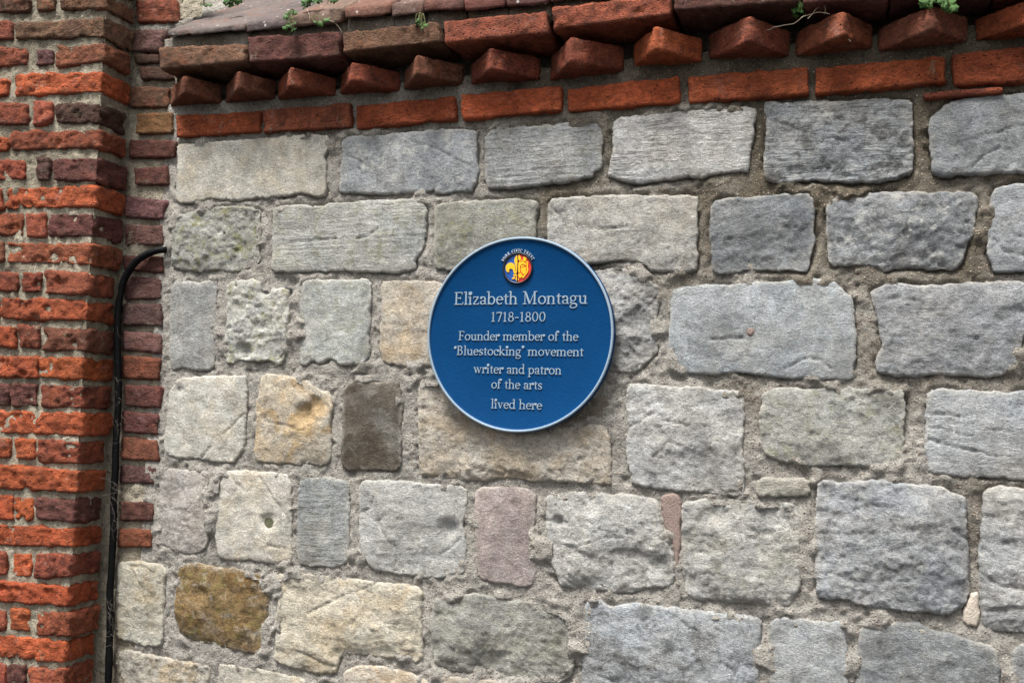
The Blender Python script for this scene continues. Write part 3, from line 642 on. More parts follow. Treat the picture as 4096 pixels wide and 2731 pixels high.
# mortar bed behind the stones -------------------------------------------------
def bed(name, xr, zr, step, mat, parent, y0=0.0015, amp=0.0035, seed=3, topline=None, **props):
    nx = int((xr[1] - xr[0]) / step); nz = int((zr[1] - zr[0]) / step)
    gx = np.linspace(xr[0], xr[1], nx + 1); gz = np.linspace(zr[0], zr[1], nz + 1)
    X, Z = np.meshgrid(gx, gz, indexing='ij'); X = X.ravel(); Z = Z.ravel()
    if topline is not None:
        zt = topline(X); z0 = zr[0]
        Z = z0 + (Z - z0) / (zr[1] - z0) * (zt - z0)
    q = np.stack([X, np.zeros_like(X), Z], 1)
    rec = topline is not None and sstep(-.006, .012, Z - (corn_z0(X) - .002))
    wet = np.clip((Z - ZC) * 0.9 + X * 0.35 + 0.2, 0, 1)          # joints are raked deeper high on the right
    y = y0 + rec * 0.05 + wet * 0.005 + amp * 1.8 * fbm(q * 16, 3, seed) + amp * 1.1 * fbm(q * 75, 3, seed + 5, 0.6) + amp * 1.5 * sstep(0.3, 0.7, fbm(q * 42, 3, seed + 8))
    # the joints: cracked away from the stones in places, smeared up to their faces in others, nothing behind the stones
    d = np.full(len(X), 9.0); ins = np.zeros(len(X), bool); P2 = np.stack([X, Z], 1)
    for pl in OUTL:
        mn, mx = pl.min(0) - .015, pl.max(0) + .015
        k = np.where((X > mn[0]) & (X < mx[0]) & (Z > mn[1]) & (Z < mx[1]))[0]
        if len(k):
            d[k] = np.minimum(d[k], edgedist(P2[k], pl)); ins[k] |= inside(P2[k], pl)
    crack = sstep(-.18, .12, fbm(q * 22 + 5, 3, seed + 31)) ; smear = sstep(.05, .4, fbm(q * 17 - 9, 3, seed + 33))
    y = y + 0.009 * crack * (0.2 + wet) * np.exp(-(d / .0055) ** 2) - 0.0095 * smear * (1 - .7 * crack) * np.exp(-(d / .022) ** 2)
    V = np.stack([X, y, Z], 1)
    I = np.arange((nx + 1) * (nz + 1)).reshape(nx + 1, nz + 1)
    F = np.stack([I[:-1, :-1], I[1:, :-1], I[1:, 1:], I[:-1, 1:]], -1).reshape(-1, 4)
    hid = ins & (d > .012)
    F = F[~hid[F].all(1)]
    used = np.unique(F); mp = np.zeros(len(V), int); mp[used] = np.arange(len(used)); V = V[used]; F = mp[F]
    return mesh_obj(name, V, F, mat, parent, **props)
tl0 = onwall(pts('T2:165,640'))[0]; tr0 = onwall(pts('P:4300,40'))[0]
corn_z0 = lambda x: tl0[2] + (x - tl0[0]) * (tr0[2] - tl0[2]) / (tr0[0] - tl0[0])
xl = onwall([(560, 1300)])[0][0]; xr = xe + .7; zb = ze - .42
XCORN = onwall(pts('T2:120,500'), 0)[0][0]
bed('mortar_bed', (XCORN, xr), (zb, 2.4), 0.0036, M_MORTAR, wall, y0=-0.0005, topline=lambda x: corn_z0(x) + 0.17)
bed('mortar_bed', (XCORN + .015, onwall([(800, 60)])[0][0]), (onwall([(700, 75)])[0][2], onwall([(700, -260)])[0][2]), 0.0048, M_PMORTAR, wall, y0=0.004, seed=12)
xin = onwall([(400, 2000)])[0][0] - 0.03
bed('mortar_bed', (xin, XCORN + .02), (zb, onwall([(700, -160)])[0][2]), 0.0048, M_PMORTAR, wall, y0=0.003, amp=.003, seed=9)

# brick closers in the wall between pier and stones ---------------------------
CODES = {'O': ((194, 100, 62), .3, .45, .35, .2), 'R': ((164, 90, 66), .5, .35, .45, .25), 'D': ((120, 76, 68), .6, .15, .5, .35), 'P': ((122, 90, 86), .5, .1, .75, .15),
         'B': ((146, 92, 68), .35, .25, .25, .4), 'T': ((150, 108, 70), .1, .3, .1, .5), 'K': ((98, 72, 60), .6, 0., .25, .6), 'G': ((126, 92, 72), .4, .25, .35, .6)}
def bprops(code):
    rgb, bu, gl, bl, gr = CODES[code]; j = [random.uniform(.97, 1.03) for _ in range(3)]; k = random.uniform(.9, 1.1)
    return dict(color=srgb(*[min(255, c * a * k) for c, a in zip(rgb, j)]), burnt=bu, glow=gl, bloom=bl, grime=gr)
STRIP = [('T1', 850, 5, 1100, 0, 1120, 140, 855, 142, 'R'), ('T1', 822, 188, 1040, 192, 1012, 322, 820, 322, 'P'), ('T1', 832, 345, 990, 342, 995, 395, 850, 400, 'K'), ('T1', 872, 415, 1060, 420, 1085, 500, 878, 502, 'K'),
 ('T1', 805, 545, 1060, 548, 1050, 675, 808, 672, 'G'), ('T1', 850, 708, 1082, 705, 1075, 838, 850, 838, 'T'), ('T1', 810, 875, 1108, 885, 1092, 990, 808, 990, 'D'), ('T1', 840, 1055, 1045, 1038, 1050, 1162, 842, 1158, 'D'),
 ('T1', 776, 1228, 1035, 1258, 1018, 1372, 778, 1362, 'P'), ('T1', 782, 1408, 1015, 1412, 1018, 1540, 782, 1535, 'P'), ('M1', 768, 190, 1020, 200, 1024, 300, 770, 285, 'D'), ('M1', 780, 318, 1012, 330, 1012, 462, 780, 470, 'P'),
 ('M1', 768, 495, 1006, 492, 1014, 635, 768, 625, 'P'), ('M1', 765, 662, 1012, 682, 1004, 802, 765, 785, 'P'), ('M1', 765, 820, 1006, 838, 992, 970, 765, 960, 'B'), ('M1', 776, 1000, 1006, 1018, 1006, 1148, 778, 1132, 'D'),
 ('M1', 766, 1165, 996, 1188, 982, 1312, 764, 1300, 'D'), ('M1', 758, 1330, 986, 1348, 990, 1480, 758, 1470, 'B'), ('B1', 750, 198, 992, 214, 984, 315, 748, 318, 'P'), ('B1', 745, 430, 962, 438, 956, 552, 742, 550, 'D'),
 ('B1', 735, 605, 952, 608, 946, 718, 738, 716, 'B')]
for i, (o_, x0, y0, x1, y1, x2, y2, x3, y3, c) in enumerate(STRIP):
    q = pts('%s:%g,%g %g,%g %g,%g %g,%g' % (o_, x0, y0, x1, y1, x2, y2, x3, y3))
    rbox('brick', wallbox(q, 0.005 + random.uniform(-.002, .003), -0.02), M_BRICK, wall, seed=400 + i, r=.004, low=.0035, amp=.0022, pits=.003, **bprops(c))

# ------------------------------------------------------------------ brick cornice
LAST = {}
def cquad(s): return pts(s)
ROWA = [('T2:165,725 690,695 685,825 170,860', 'O'), ('T2:700,690 1250,648 1258,795 712,828', 'R'), ('T2:1298,670 T3:495,605 500,748 T2:1300,810', 'O'), ('T3:535,592 1165,540 1168,692 545,747', 'O'),
        ('T3:1207,562 T4:490,485 495,642 T3:1210,700', 'O'), ('T4:545,480 1302,418 1308,588 558,648', 'O'), ('T5:265,428 1070,350 1078,512 265,590', 'O'), ('T5:1118,345 P:4420,158 4420,308 T5:1140,535', 'O')]
for i, (s, c) in enumerate(ROWA):
    LAST['A'] = rbox('brick', wallbox(pts(s), 0.012 + random.uniform(-.002, .003), -0.03), M_BRICK, wall, seed=500 + i, r=.003, low=.0028, amp=.0019, pits=.0035, **bprops(c))
rbox('tile_slip', wallbox(pts('T5:935,580 1430,545 1438,582 945,620'), 0.013, -0.02), M_BRICK, wall, seed=520, r=.003, low=.001, amp=.0008, **bprops('R'))
# the dentils: bricks set on the diagonal, one corner towards the street
DENT = [('T2:125,540 125,665', 'T2:212,480 206,615', 'T2:460,530 460,640', 'B'), ('T2:468,545 468,645', 'T2:555,470 548,600', 'T2:800,510 800,620', 'B'), ('T2:798,500 798,622', 'T2:885,425 882,580', 'T2:1180,470 1180,600', 'R'),
 ('T2:1185,480 1185,592', 'T2:1268,390 1265,540', 'T3:168,430 168,568', 'R'), ('T3:178,430 178,560', 'T3:265,350 265,500', 'T3:568,380 568,525', 'B'), ('T3:595,400 595,530', 'T3:728,300 725,452', 'T3:1048,350 1048,495', 'R'),
 ('T3:1095,380 1095,500', 'T3:1228,240 1222,410', 'T4:165,290 165,440', 'R'), ('T4:205,240 205,412', 'T4:350,170 330,340', 'T4:655,240 655,382', 'O'), ('T4:675,190 675,362', 'T4:935,105 925,285', 'T4:1200,170 1200,350', 'R'),
 ('T5:130,190 130,347', 'T5:430,70 415,250', 'T5:630,150 630,300', 'R'), ('T5:645,160 645,322', 'T5:985,35 985,205', 'T5:1230,80 1230,258', 'B'), ('T5:1250,90 1255,258', 'P:4180,0 4180,100', 'P:4330,20 4330,118', 'O')]
DEP = 0.084
for i, (l, c, r_, code) in enumerate(DENT):
    Lp = onwall(pts(l)); Cp = onwall(pts(c), DEP); Rp = onwall(pts(r_))
    zL, zR = Lp[1][2], Rp[1][2]
    hgt = max(0.044, min(0.068, Cp[0][2] - (zL + zR) / 2))
    A = np.array([Lp[0][0], 0.0, zL]); C_ = np.array([Cp[0][0], -DEP, (zL + zR) / 2]); B = np.array([Rp[0][0], 0.0, zR])
    A[0] += .003; B[0] -= .004
    C_[0] = min(max(C_[0], A[0] + .035), B[0] - .035)
    Dp = A + B - C_ ; Dp[1] = 0.07
    up = np.array([0, 0, hgt]); yo = np.array([0, 0.002, 0])
    # c8 order: x0=left face side.. corner C is (x0, front); A is (x0, back); B is (x1, front)
    LAST['D'] = rbox('brick', [C_, C_ + up, A + yo, A + yo + up, B + yo, B + yo + up, Dp, Dp + up], M_BRICK, wall, seed=600 + i, step=.005, r=.003, low=.0022, amp=.0017, pits=.003, back=True, **bprops(code))
# oversailing course
ROWC = [('T2:62,300 595,278 590,388 66,436', 'G'), ('T2:610,235 1188,200 1184,352 622,392', 'D'), ('T2:1212,205 T3:388,138 412,262 T2:1212,330', 'G'), ('T3:430,135 1068,75 1080,210 442,270', 'R'),
        ('T3:1110,48 T4:438,-25 440,92 T3:1122,186', 'R'), ('T4:460,-60 1222,-120 1230,12 472,68', 'D'), ('T5:185,-112 702,-150 708,-8 190,22', 'D'), ('P:3560,-100 3980,-130 3982,-52 3562,-14', 'D'), ('P:4000,-140 4400,-170 4400,-90 4002,-56', 'R')]
CD = 0.086
for i, (s, c) in enumerate(ROWC):
    LAST['C'] = rbox('brick', wallbox(pts(s), CD + random.uniform(-.002, .003), -0.03), M_BRICK, wall, seed=700 + i, r=.003, low=.003, amp=.0024, pits=.004, **bprops(c))
# mortar packed between and above those bricks
q = pts('T2:85,245 P:1500,80 P:1500,170 T2:90,390'); rbox('mortar_joint', wallbox(q, 0.050, -0.03), M_MORTAR, wall, seed=801, step=.006, low=.004, amp=.003, pits=.004)
q = pts('P:1496,60 P:2750,-60 P:2750,-10 P:1496,175'); rbox('mortar_joint', wallbox(q, 0.048, -0.03), M_MORTAR, wall, seed=802, step=.006, low=.004, amp=.003, pits=.004)
q = pts('P:2740,-80 P:4440,-230 P:4440,-130 P:2740,-15'); rbox('mortar_joint', wallbox(q, 0.046, -0.03), M_MORTAR, wall, seed=803, step=.007, low=.004, amp=.003, pits=.004)
# coping tiles sloping back over the wall top
TILES = [('T2:108,192 600,150', 32, (96, 86, 82)), ('T2:600,146 868,104', 46, (88, 78, 76)), ('T2:876,98 1196,62', 58, (104, 84, 72)), ('T2:1222,48 1512,22', 52, (106, 74, 62)),
         ('T3:104,30 305,8', 58, (98, 76, 68)), ('T3:312,4 560,-12', 52, (96, 62, 54)), ('T3:566,-14 820,-36', 62, (98, 58, 50)), ('T3:826,-38 1090,-62', 62, (92, 60, 56)),
         ('P:2205,-48 2400,-66', 40, (92, 60, 56)), ('P:2404,-68 2640,-90', 40, (92, 60, 56)), ('P:2644,-92 2900,-114', 40, (92, 60, 56)), ('P:2904,-116 3170,-140', 40, (92, 60, 56)), ('P:3175,-142 3460,-166', 40, (92, 60, 56)),
         ('P:3465,-168 3760,-194', 40, (92, 60, 56)), ('P:3765,-196 4080,-222', 40, (92, 60, 56)), ('P:4085,-224 4420,-252', 40, (92, 60, 56))]
SL = math.radians(33)
for i, (s, th, rgb) in enumerate(TILES):
    e = pts(s); dpt = 0.082 + random.uniform(-.006, .005)
    k = 1.568 if not s.startswith('P') else 1.0
    f = onwall(e, dpt); fb = onwall(e + np.array([0, 1.5 * th / k]), dpt)
    thick = float(np.mean(f[:, 2] - fb[:, 2])) * 0.92
    back = np.array([0, math.cos(SL), math.sin(SL)]) * 0.62
    TL, TR = f; BL, BR = TL - np.array([0, 0, thick]), TR - np.array([0, 0, thick])
    dn = np.array([0, 0.018, -thick + 0.006]); d2 = np.array([0, 0.022, -thick - 0.036])
    LAST['J'] = rbox('mortar_joint', [TL + d2, TL + dn, TL + d2 + back, TL + dn + back, TR + d2, TR + dn, TR + d2 + back, TR + dn + back], M_MORTAR, wall, seed=830 + i, step=.007, low=.003, amp=.003, pits=.003)
    if i == 0:
        f0 = TL + np.array([0, 0.084, 0.060]); f1 = f0 + np.array([-0.16, 0, 0.0]); u3 = np.array([0, 0, 0.03])
        rbox('mortar_fillet', [f1 - u3, f1, f1 - u3 + back, f1 + back, f0 - u3, f0, f0 - u3 + back, f0 + back], M_MORTAR, wall, seed=829, step=.007, low=.006, amp=.004, pits=.003)
    LAST['T'] = rbox('coping_tile', [BL, TL, BL + back, TL + back, BR, TR, BR + back, TR + back], M_TILE, wall, seed=850 + i, step=.007, r=.005, low=.004, amp=.002, pits=.004, back=True, color=srgb(*rgb))
# the cornice runs on to the right
u_ = onwall(pts('P:3800,255 P:4400,165')); u_ = Vector(u_[1] - u_[0]); u_ /= u_.x
bpy.context.view_layer.update()
for o, pitch, cnt in ((LAST['A'], None, 2), (LAST['C'], None, 3), (LAST['T'], None, 4), (LAST['J'], None, 4), (LAST['D'], .17, 4)):
    pitch = pitch or (o.dimensions.x + .008)
    if o is LAST['J']: pitch = LAST['T'].dimensions.x + .008
    for k in range(1, cnt + 1):
        c = o.copy(); col.objects.link(c); c.parent = wall; c.location = o.location + u_ * pitch * k
# body of the wall so that it has real thickness
xa = XCORN; zt0 = onwall([(2048, -20)])[0][2]
def solid(name, x0, x1, y0, y1, z0, z1, mat, parent):
    v = [(x, y, z) for x in (x0, x1) for y in (y0, y1) for z in (z0, z1)]
    f = [(0, 4, 5, 1), (2, 3, 7, 6), (0, 1, 3, 2), (4, 6, 7, 5), (0, 2, 6, 4), (1, 5, 7, 3)]
    return mesh_obj(name, v, f, mat, parent, False)
solid('wall_core', xa, xr, 0.09, 0.36, 0.0, corn_z0(xa) + 0.10, M_MORTAR, wall)

# ------------------------------------------------------------------ the brick pier
PROT = 0.11
cor_top = onwall([(376, 300)], PROT)[0]; cor_bot = onwall([(303, 2550)], PROT)[0]
XC = (cor_top[0] + cor_bot[0]) / 2
PA = math.radians(5.5)                                     # the pier front is turned a little out of the wall's plane
PN = np.array([-math.sin(PA), math.cos(PA), 0.0]); P0 = np.array([XC, -PROT, 0.0]); PT = np.array([math.cos(PA), math.sin(PA), 0.0])
pier = thing('brick_pier', 'weathered orange and purple red brick pier at the left beside the stone wall', 'pier', (float(XC - 0.2), 0.0, 0.0))
def dd(org, *rows): return [(org,) + r for r in rows]
ROWS = [  # origin, [ (x0, yt0, yb0, x1, yt1, yb1, colour) ... ], last one turns the corner
 ('T1', [(-40, -10, 75, 180, -5, 75, 'G'), (230, -5, 65, 340, -5, 65, 'G'), (390, -20, 62, 620, -35, 55, 'G')]),
 ('T1', [(-60, 130, 252, 75, 138, 245, 'R'), (100, 150, 245, 620, 108, 238, 'G')]),
 ('T1', [(-60, 300, 425, 165, 300, 405, 'R'), (230, 312, 412, 330, 318, 402, 'P'), (355, 292, 420, 575, 278, 388, 'B')]),
 ('T1', [(-60, 490, 602, 45, 500, 592, 'O'), (95, 472, 605, 560, 456, 578, 'O')]),
 ('T1', [(-60, 648, 775, 165, 652, 782, 'R'), (208, 640, 780, 322, 640, 776, 'R'), (350, 650, 772, 590, 655, 775, 'K')]),
 ('T1', [(-60, 838, 952, 45, 870, 946, 'O'), (70, 826, 942, 570, 820, 928, 'R')]),
 ('T1', [(-60, 1000, 1130, 152, 1008, 1126, 'R'), (230, 992, 1130, 306, 992, 1130, 'P'), (335, 994, 1126, 580, 988, 1138, 'D')]),
 ('T1', [(-60, 1180, 1312, 5, 1180, 1310, 'R'), (30, 1180, 1310, 560, 1166, 1298, 'O')]),
 ('T1', [(-60, 1338, 1470, 140, 1342, 1480, 'R'), (170, 1345, 1485, 286, 1342, 1485, 'R'), (315, 1340, 1482, 580, 1340, 1482, 'D')]),
 ('M1', [(-60, 105, 230, 18, 105, 230, 'B'), (50, 112, 236, 560, 118, 246, 'R')]),
 ('M1', [(-60, 292, 412, 106, 302, 416, 'R'), (140, 298, 420, 256, 295, 416, 'R'), (290, 290, 426, 560, 300, 430, 'R')]),
 ('M1', [(-60, 456, 580, -15, 456, 580, 'O'), (8, 458, 586, 535, 478, 596, 'O')]),
 ('M1', [(-60, 636, 758, 90, 640, 766, 'O'), (114, 625, 770, 236, 632, 770, 'R'), (270, 640, 786, 540, 650, 790, 'B')]),
 ('M1', [(-90, 822, 950, 232, 826, 955, 'O'), (236, 826, 955, 530, 836, 965, 'O')]),
 ('M1', [(-60, 988, 1134, 58, 998, 1130, 'D'), (70, 990, 1136, 225, 1000, 1140, 'D'), (265, 1000, 1140, 530, 1010, 1146, 'R')]),
 ('M1', [(-90, 1162, 1300, 520, 1184, 1318, 'O')]),
 ('M1', [(-60, 1338, 1450, 60, 1346, 1460, 'O'), (95, 1340, 1460, 216, 1346, 1466, 'O'), (240, 1345, 1490, 500, 1362, 1494, 'R')]),
 ('B1', [(-90, 195, 338, 500, 244, 374, 'O')]),
 ('B1', [(-60, 388, 540, 78, 394, 542, 'O'), (90, 400, 545, 206, 406, 546, 'O'), (225, 404, 532, 500, 426, 566, 'D')]),
 ('B1', [(-90, 572, 700, 480, 600, 716, 'O')]),
 ('B1', [(-60, 742, 890, 40, 750, 894, 'R'), (80, 755, 900, 195, 760, 902, 'O'), (220, 755, 910, 490, 772, 905, 'R')]),
 ('B1', [(-90, 932, 1050, 470, 968, 1090, 'O')]),
 ('B1', [(-60, 1108, 1240, 32, 1120, 1240, 'R'), (60, 1100, 1236, 186, 1105, 1240, 'O'), (235, 1120, 1266, 470, 1130, 1276, 'R')]),
 ('B1', [(-90, 1256, 1400, 475, 1314, 1446, 'O')]),
 ('B1', [(-60, 1445, 1590, 30, 1450, 1600, 'R'), (50, 1455, 1600, 152, 1462, 1602, 'D'), (185, 1470, 1610, 475, 1492, 1622, 'R')]),
 ('B1', [(-90, 1630, 1770, 470, 1660, 1800, 'O')]),
 ('T1', [(-90, -190, -60, 250, -190, -60, 'G'), (270, -190, -60, 640, -200, -90, 'G')]),
]
zs = []
for ri, (org, row) in enumerate(ROWS):
    for bi, (x0, a0, b0, x1, a1, b1, c) in enumerate(row):
        last = bi == len(row) - 1
        prd = random.uniform(-.003, .003)
        f = hit(pts('%s:%g,%g %g,%g %g,%g %g,%g' % (org, x0, a0, x1, a1, x1, b1, x0, b0)), P0 - PN * prd, PN)
        TL, TR, BR, BL = f
        if bi == 0:                            # one more brick out of the picture to the left
            e_ = [BL - PT * .235, TL - PT * .235, BL - PT * .012, TL - PT * .012]; k_ = PN * .05
            rbox('brick', [e_[0], e_[1], e_[0] + k_, e_[1] + k_, e_[2], e_[3], e_[2] + k_, e_[3] + k_], M_BRICK, pier, seed=1500 + ri, step=.009, r=.003, low=.004, amp=.003, pits=.004, **bprops(c))
        s_ = (bi * 31 + ri * 7)
        bk = PN * 0.05
        if last:
            # snap to the corner line and run the brick back to the wall
            xc = XC + random.uniform(-.004, .004)
            for q_ in (TR, BR):
                dx = xc - q_[0]; q_ += PT * dx / PT[0]
            tl, tr, br, bl = TL + bk, TR.copy(), BR.copy(), BL + bk
            back_y = -0.012 + random.uniform(-.006, .006)
            tr[1] = back_y; br[1] = back_y; tl[1] = back_y; bl[1] = back_y
            tr[2] = TR[2]; br[2] = BR[2]
            tr[0] += random.uniform(-.004, .002); br[0] = tr[0]
            mz = (TR[2] + BR[2]) / 2; zs.append(mz)
            rbox('brick', [BL, TL, bl, tl, BR, TR, br, tr], M_BRICK, pier, seed=1000 + s_, step=.0046, r=.003, low=.004, amp=.0042, pits=.007, **bprops(c))
        else:
            tl, tr, br, bl = TL + bk, TR + bk, BR + bk, BL + bk
            rbox('brick', [BL, TL, bl, tl, BR, TR, br, tr], M_BRICK, pier, seed=1000 + s_, step=.0046, r=.003, low=.003, amp=.0038, pits=.006, **bprops(c))
# mortar body of the pier: front sheet and return sheet, a little behind the brick faces
def sheet(name, p0, ux, uz, nrm, mat, parent, step=.0048, amp=.0035, seed=1):
    ux = np.asarray(ux, float); uz = np.asarray(uz, float); nu = int(np.linalg.norm(ux) / step); nv = int(np.linalg.norm(uz) / step)
    U, W = np.meshgrid(np.linspace(0, 1, nu + 1), np.linspace(0, 1, nv + 1), indexing='ij'); U = U.ravel()[:, None]; W = W.ravel()[:, None]
    V = np.asarray(p0, float) + U * ux + W * uz
    d = amp * 1.5 * fbm(V * 20, 3, seed) + amp * 1.2 * fbm(V * 80, 3, seed + 4, 0.6)
    V = V + np.asarray(nrm) * d[:, None]
    I = np.arange((nu + 1) * (nv + 1)).reshape(nu + 1, nv + 1)
    F = np.stack([I[:-1, :-1], I[1:, :-1], I[1:, 1:], I[:-1, 1:]], -1).reshape(-1, 4)
    return mesh_obj(name, V, F, mat, parent)
ztop = onwall([(300, -220)])[0][2]; zbot = onwall([(300, 2950)])[0][2]
c0 = P0 + PN * 0.0055; c0 = np.array([XC - 0.0055, c0[1], zbot])
sheet('mortar', c0 - PT * 0.36, PT * 0.36, (0, 0, ztop - zbot), -PN, M_PMORTAR, pier, seed=21)
sheet('mortar', c0 - np.array([.004, 0, 0]), (-.006, PROT + 0.03, 0), (0, 0, ztop - zbot), (1, 0, 0), M_PMORTAR, pier, seed=22)

solid('pier_core', XC - .62, XC - .02, -PROT + .012, 0.30, 0.0, ztop - .01, M_PMORTAR, pier)

# ------------------------------------------------------------------ the blue plaque
FACE = 0.036
cen_px = np.array([(2083.0, 1340.0)])
rim = onwall(pts('M3:172,690 1338,690 760,70 755,1306'), FACE)
CX = (rim[0][0] + rim[1][0]) / 2; CZ = (rim[2][2] + rim[3][2]) / 2
RAD = ((rim[1][0] - rim[0][0]) + (rim[2][2] - rim[3][2])) / 4
plaque = thing('commemorative_plaque', 'round blue plaque with silver rim, raised lettering and small emblem on the stone wall', 'plaque', (CX, -FACE, CZ))
def lathe(name, prof, mat, parent, n=160):
    V = []; F = []
    for k in range(n):
        th = 2 * math.pi * k / n
        for (r, y) in prof: V.append((CX + r * math.cos(th), y, CZ + r * math.sin(th)))
    m = len(prof)
    for k in range(n):
        k2 = (k + 1) % n
        for j in range(m - 1): F.append([k * m + j, k2 * m + j, k2 * m + j + 1, k * m + j + 1])
    return mesh_obj(name, V, F, mat, parent, origin=(CX, -FACE, CZ))
R = RAD
YF = -FACE + 0.0035
lathe('backplate', [(0.0005, YF), (R * .5, YF), (R - .009, YF), (R - .0072, YF - .0006), (R - .0062, YF - .0018)], M_BLUE, plaque)
lathe('rim', [(R - .0062, YF - .0016), (R - .0058, -FACE - .0002), (R - .0052, -FACE - .0012), (R - .0026, -FACE - .0012), (R - .0012, -FACE - .0004), (R - .0004, -FACE + .001)], M_SILVER, plaque)
lathe('edge_band', [(R - .0006, -FACE + .0009), (R, -FACE + .0022), (R + .0004, -FACE + .016), (R - .003, -FACE + .021), (0.001, -FACE + .021)], M_BLUE, plaque)

# --- lettering: a serif alphabet of strokes (cap height 1, x height .64)
TK, TN = .122, .066
def ln(x0, y0, x1, y1, w):
    d = np.array([x1 - x0, y1 - y0], float); d /= np.linalg.norm(d); n = np.array([-d[1], d[0]]) * w / 2
    a, b = np.array([x0, y0]), np.array([x1, y1]); return [np.array([a + n, a - n]), np.array([b + n, b - n])]
def st(x, y0, y1, w=TK): return ln(x, y0, x, y1, w)
def sf(x, y, w=.26, h=TN * .9):            # serif bar standing on y (h<0 hangs)
    return ln(x - w / 2, y + h / 2, x + w / 2, y + h / 2, abs(h))
def ar(cx, cy, rx, ry, a0, a1, tk=TK, tn=TN, n=14):
    out = []
    for i in range(n + 1):
        a = math.radians(a0 + (a1 - a0) * i / n); w = tn + (tk - tn) * abs(math.cos(a)) ** 1.4
        c, s = math.cos(a), math.sin(a); p = np.array([cx + rx * c, cy + ry * s]); nn = np.array([c / rx, s / ry]); nn /= np.linalg.norm(nn)
        out.append(np.array([p + nn * w / 2, p - nn * w / 2]))
    return out
def sp(pl, w):                              # free stroke through points, w widths
    P = spline(np.array(pl), 6); W = np.interp(np.linspace(0, 1, len(P)), np.linspace(0, 1, len(w)), w); out = []
    for i in range(len(P)):
        d = P[min(i + 1, len(P) - 1)] - P[max(i - 1, 0)]; d /= np.linalg.norm(d); n = np.array([-d[1], d[0]]) * W[i] / 2
        out.append(np.array([P[i] + n, P[i] - n]))
    return out
def blob(x, y, r, n=12): return ar(x, y, r / 2, r / 2, 0, 360, r, r, n)
X = .64
def flag(x, y): return ln(x - .15, y - .075, x - .0, y - .02, TN)
G = {}
G['l'] = (.34, [st(.17, 0, 1.04), sf(.17, 0), flag(.16, 1.04)])
G['i'] = (.34, [st(.17, 0, X), sf(.17, 0), flag(.16, X), blob(.16, .88, .15)])
G['h'] = (.70, [st(.15, 0, 1.04), sf(.15, 0), flag(.14, 1.04), ar(.34, .40, .19, .21, 165, 0), st(.53, 0, .42), sf(.53, 0)])
G['n'] = (.70, [st(.15, 0, X), sf(.15, 0), flag(.14, X), ar(.34, .40, .19, .21, 165, 0), st(.53, 0, .42), sf(.53, 0)])
G['m'] = (1.06, [st(.15, 0, X), sf(.15, 0), flag(.14, X), ar(.33, .40, .18, .21, 165, 0), st(.51, 0, .42), sf(.51, 0, .24), ar(.69, .40, .18, .21, 165, 0), st(.87, 0, .42), sf(.87, 0)])
G['u'] = (.70, [st(.15, .2, X), flag(.14, X), ar(.34, .24, .19, .21, 180, 345), st(.53, 0, X), flag(.50, X), sf(.60, 0, .16)])
G['o'] = (.66, [ar(.33, .32, .245, .295, 0, 360, TK, TN, 28)])
G['e'] = (.58, [ar(.31, .32, .225, .295, 5, 322, TK, TN, 24), ln(.10, .36, .53, .36, TN)])
G['c'] = (.56, [ar(.31, .32, .225, .295, 42, 322, TK, TN, 22), blob(.475, .50, .13)])
G['a'] = (.58, [ar(.26, .45, .17, .16, 138, 0, TK * .9), st(.43, .05, .47), sf(.50, 0, .14), ar(.26, .165, .17, .135, 50, 310, TK * .9, TN * .8), ln(.34, .30, .43, .34, TN * .8), blob(.13, .53, .10)])
G['b'] = (.68, [st(.14, .02, 1.04), flag(.13, 1.04), ar(.36, .32, .225, .295, -150, 150, TK, TN, 20)])
G['d'] = (.68, [st(.53, .0, 1.04), flag(.52, 1.04), sf(.61, 0, .15), ar(.31, .32, .225, .295, 30, 330, TK, TN, 20)])
G['p'] = (.68, [st(.15, -.32, X), sf(.15, -.32), flag(.14, X), ar(.36, .32, .225, .295, -150, 150, TK, TN, 20)])
G['g'] = (.64, [ar(.27, .42, .18, .205, 0, 360, TK * .85, TN, 22), ln(.42, .58, .60, .60, TN), sp([(.16, .24), (.09, .12), (.20, .05), (.42, .03), (.54, -.07), (.50, -.22), (.30, -.30), (.10, -.25), (.07, -.13), (.20, -.03)], [TN, .09, .1, .11, .1, .08, TN, .08, .07, TN])])
G['t'] = (.42, [st(.20, .12, .80), ln(.04, .605, .40, .605, TN), ar(.31, .14, .11, .11, 180, 290, TK, TN, 8)])
G['f'] = (.44, [st(.17, 0, .86), sf(.17, 0), ln(.03, .605, .38, .605, TN), ar(.31, .84, .14, .17, 180, 60, TK, TN, 10), blob(.38, .93, .12)])
G['r'] = (.50, [st(.15, 0, X), sf(.15, 0, .28), flag(.14, X), ar(.31, .42, .15, .18, 160, 70, TK, TN, 8), blob(.40, .55, .14)])
G['s'] = (.50, [sp([(.42, .49), (.36, .59), (.24, .61), (.11, .52), (.13, .40), (.26, .32), (.39, .23), (.40, .11), (.26, .03), (.13, .05), (.07, .16)], [.08, TN, TN, .1, .12, .13, .12, .1, TN, TN, .08])])
G['z'] = (.56, [ln(.08, .605, .48, .605, TN), ln(.45, .58, .11, .06, TK * .9), ln(.07, .035, .50, .035, TN), ln(.09, .48, .09, .62, TN), ln(.49, .02, .49, .17, TN)])
G['k'] = (.68, [st(.15, 0, 1.04), sf(.15, 0), flag(.14, 1.04), ln(.18, .27, .48, .60, TN), ln(.27, .34, .56, .04, TK * .95), sf(.58, 0, .22), sf(.48, X, .22, -TN)])
G['v'] = (.62, [ln(.13, .60, .32, .03, TK * .95), ln(.50, .60, .32, .03, TN), sf(.13, X, .25, -TN), sf(.50, X, .20, -TN)])
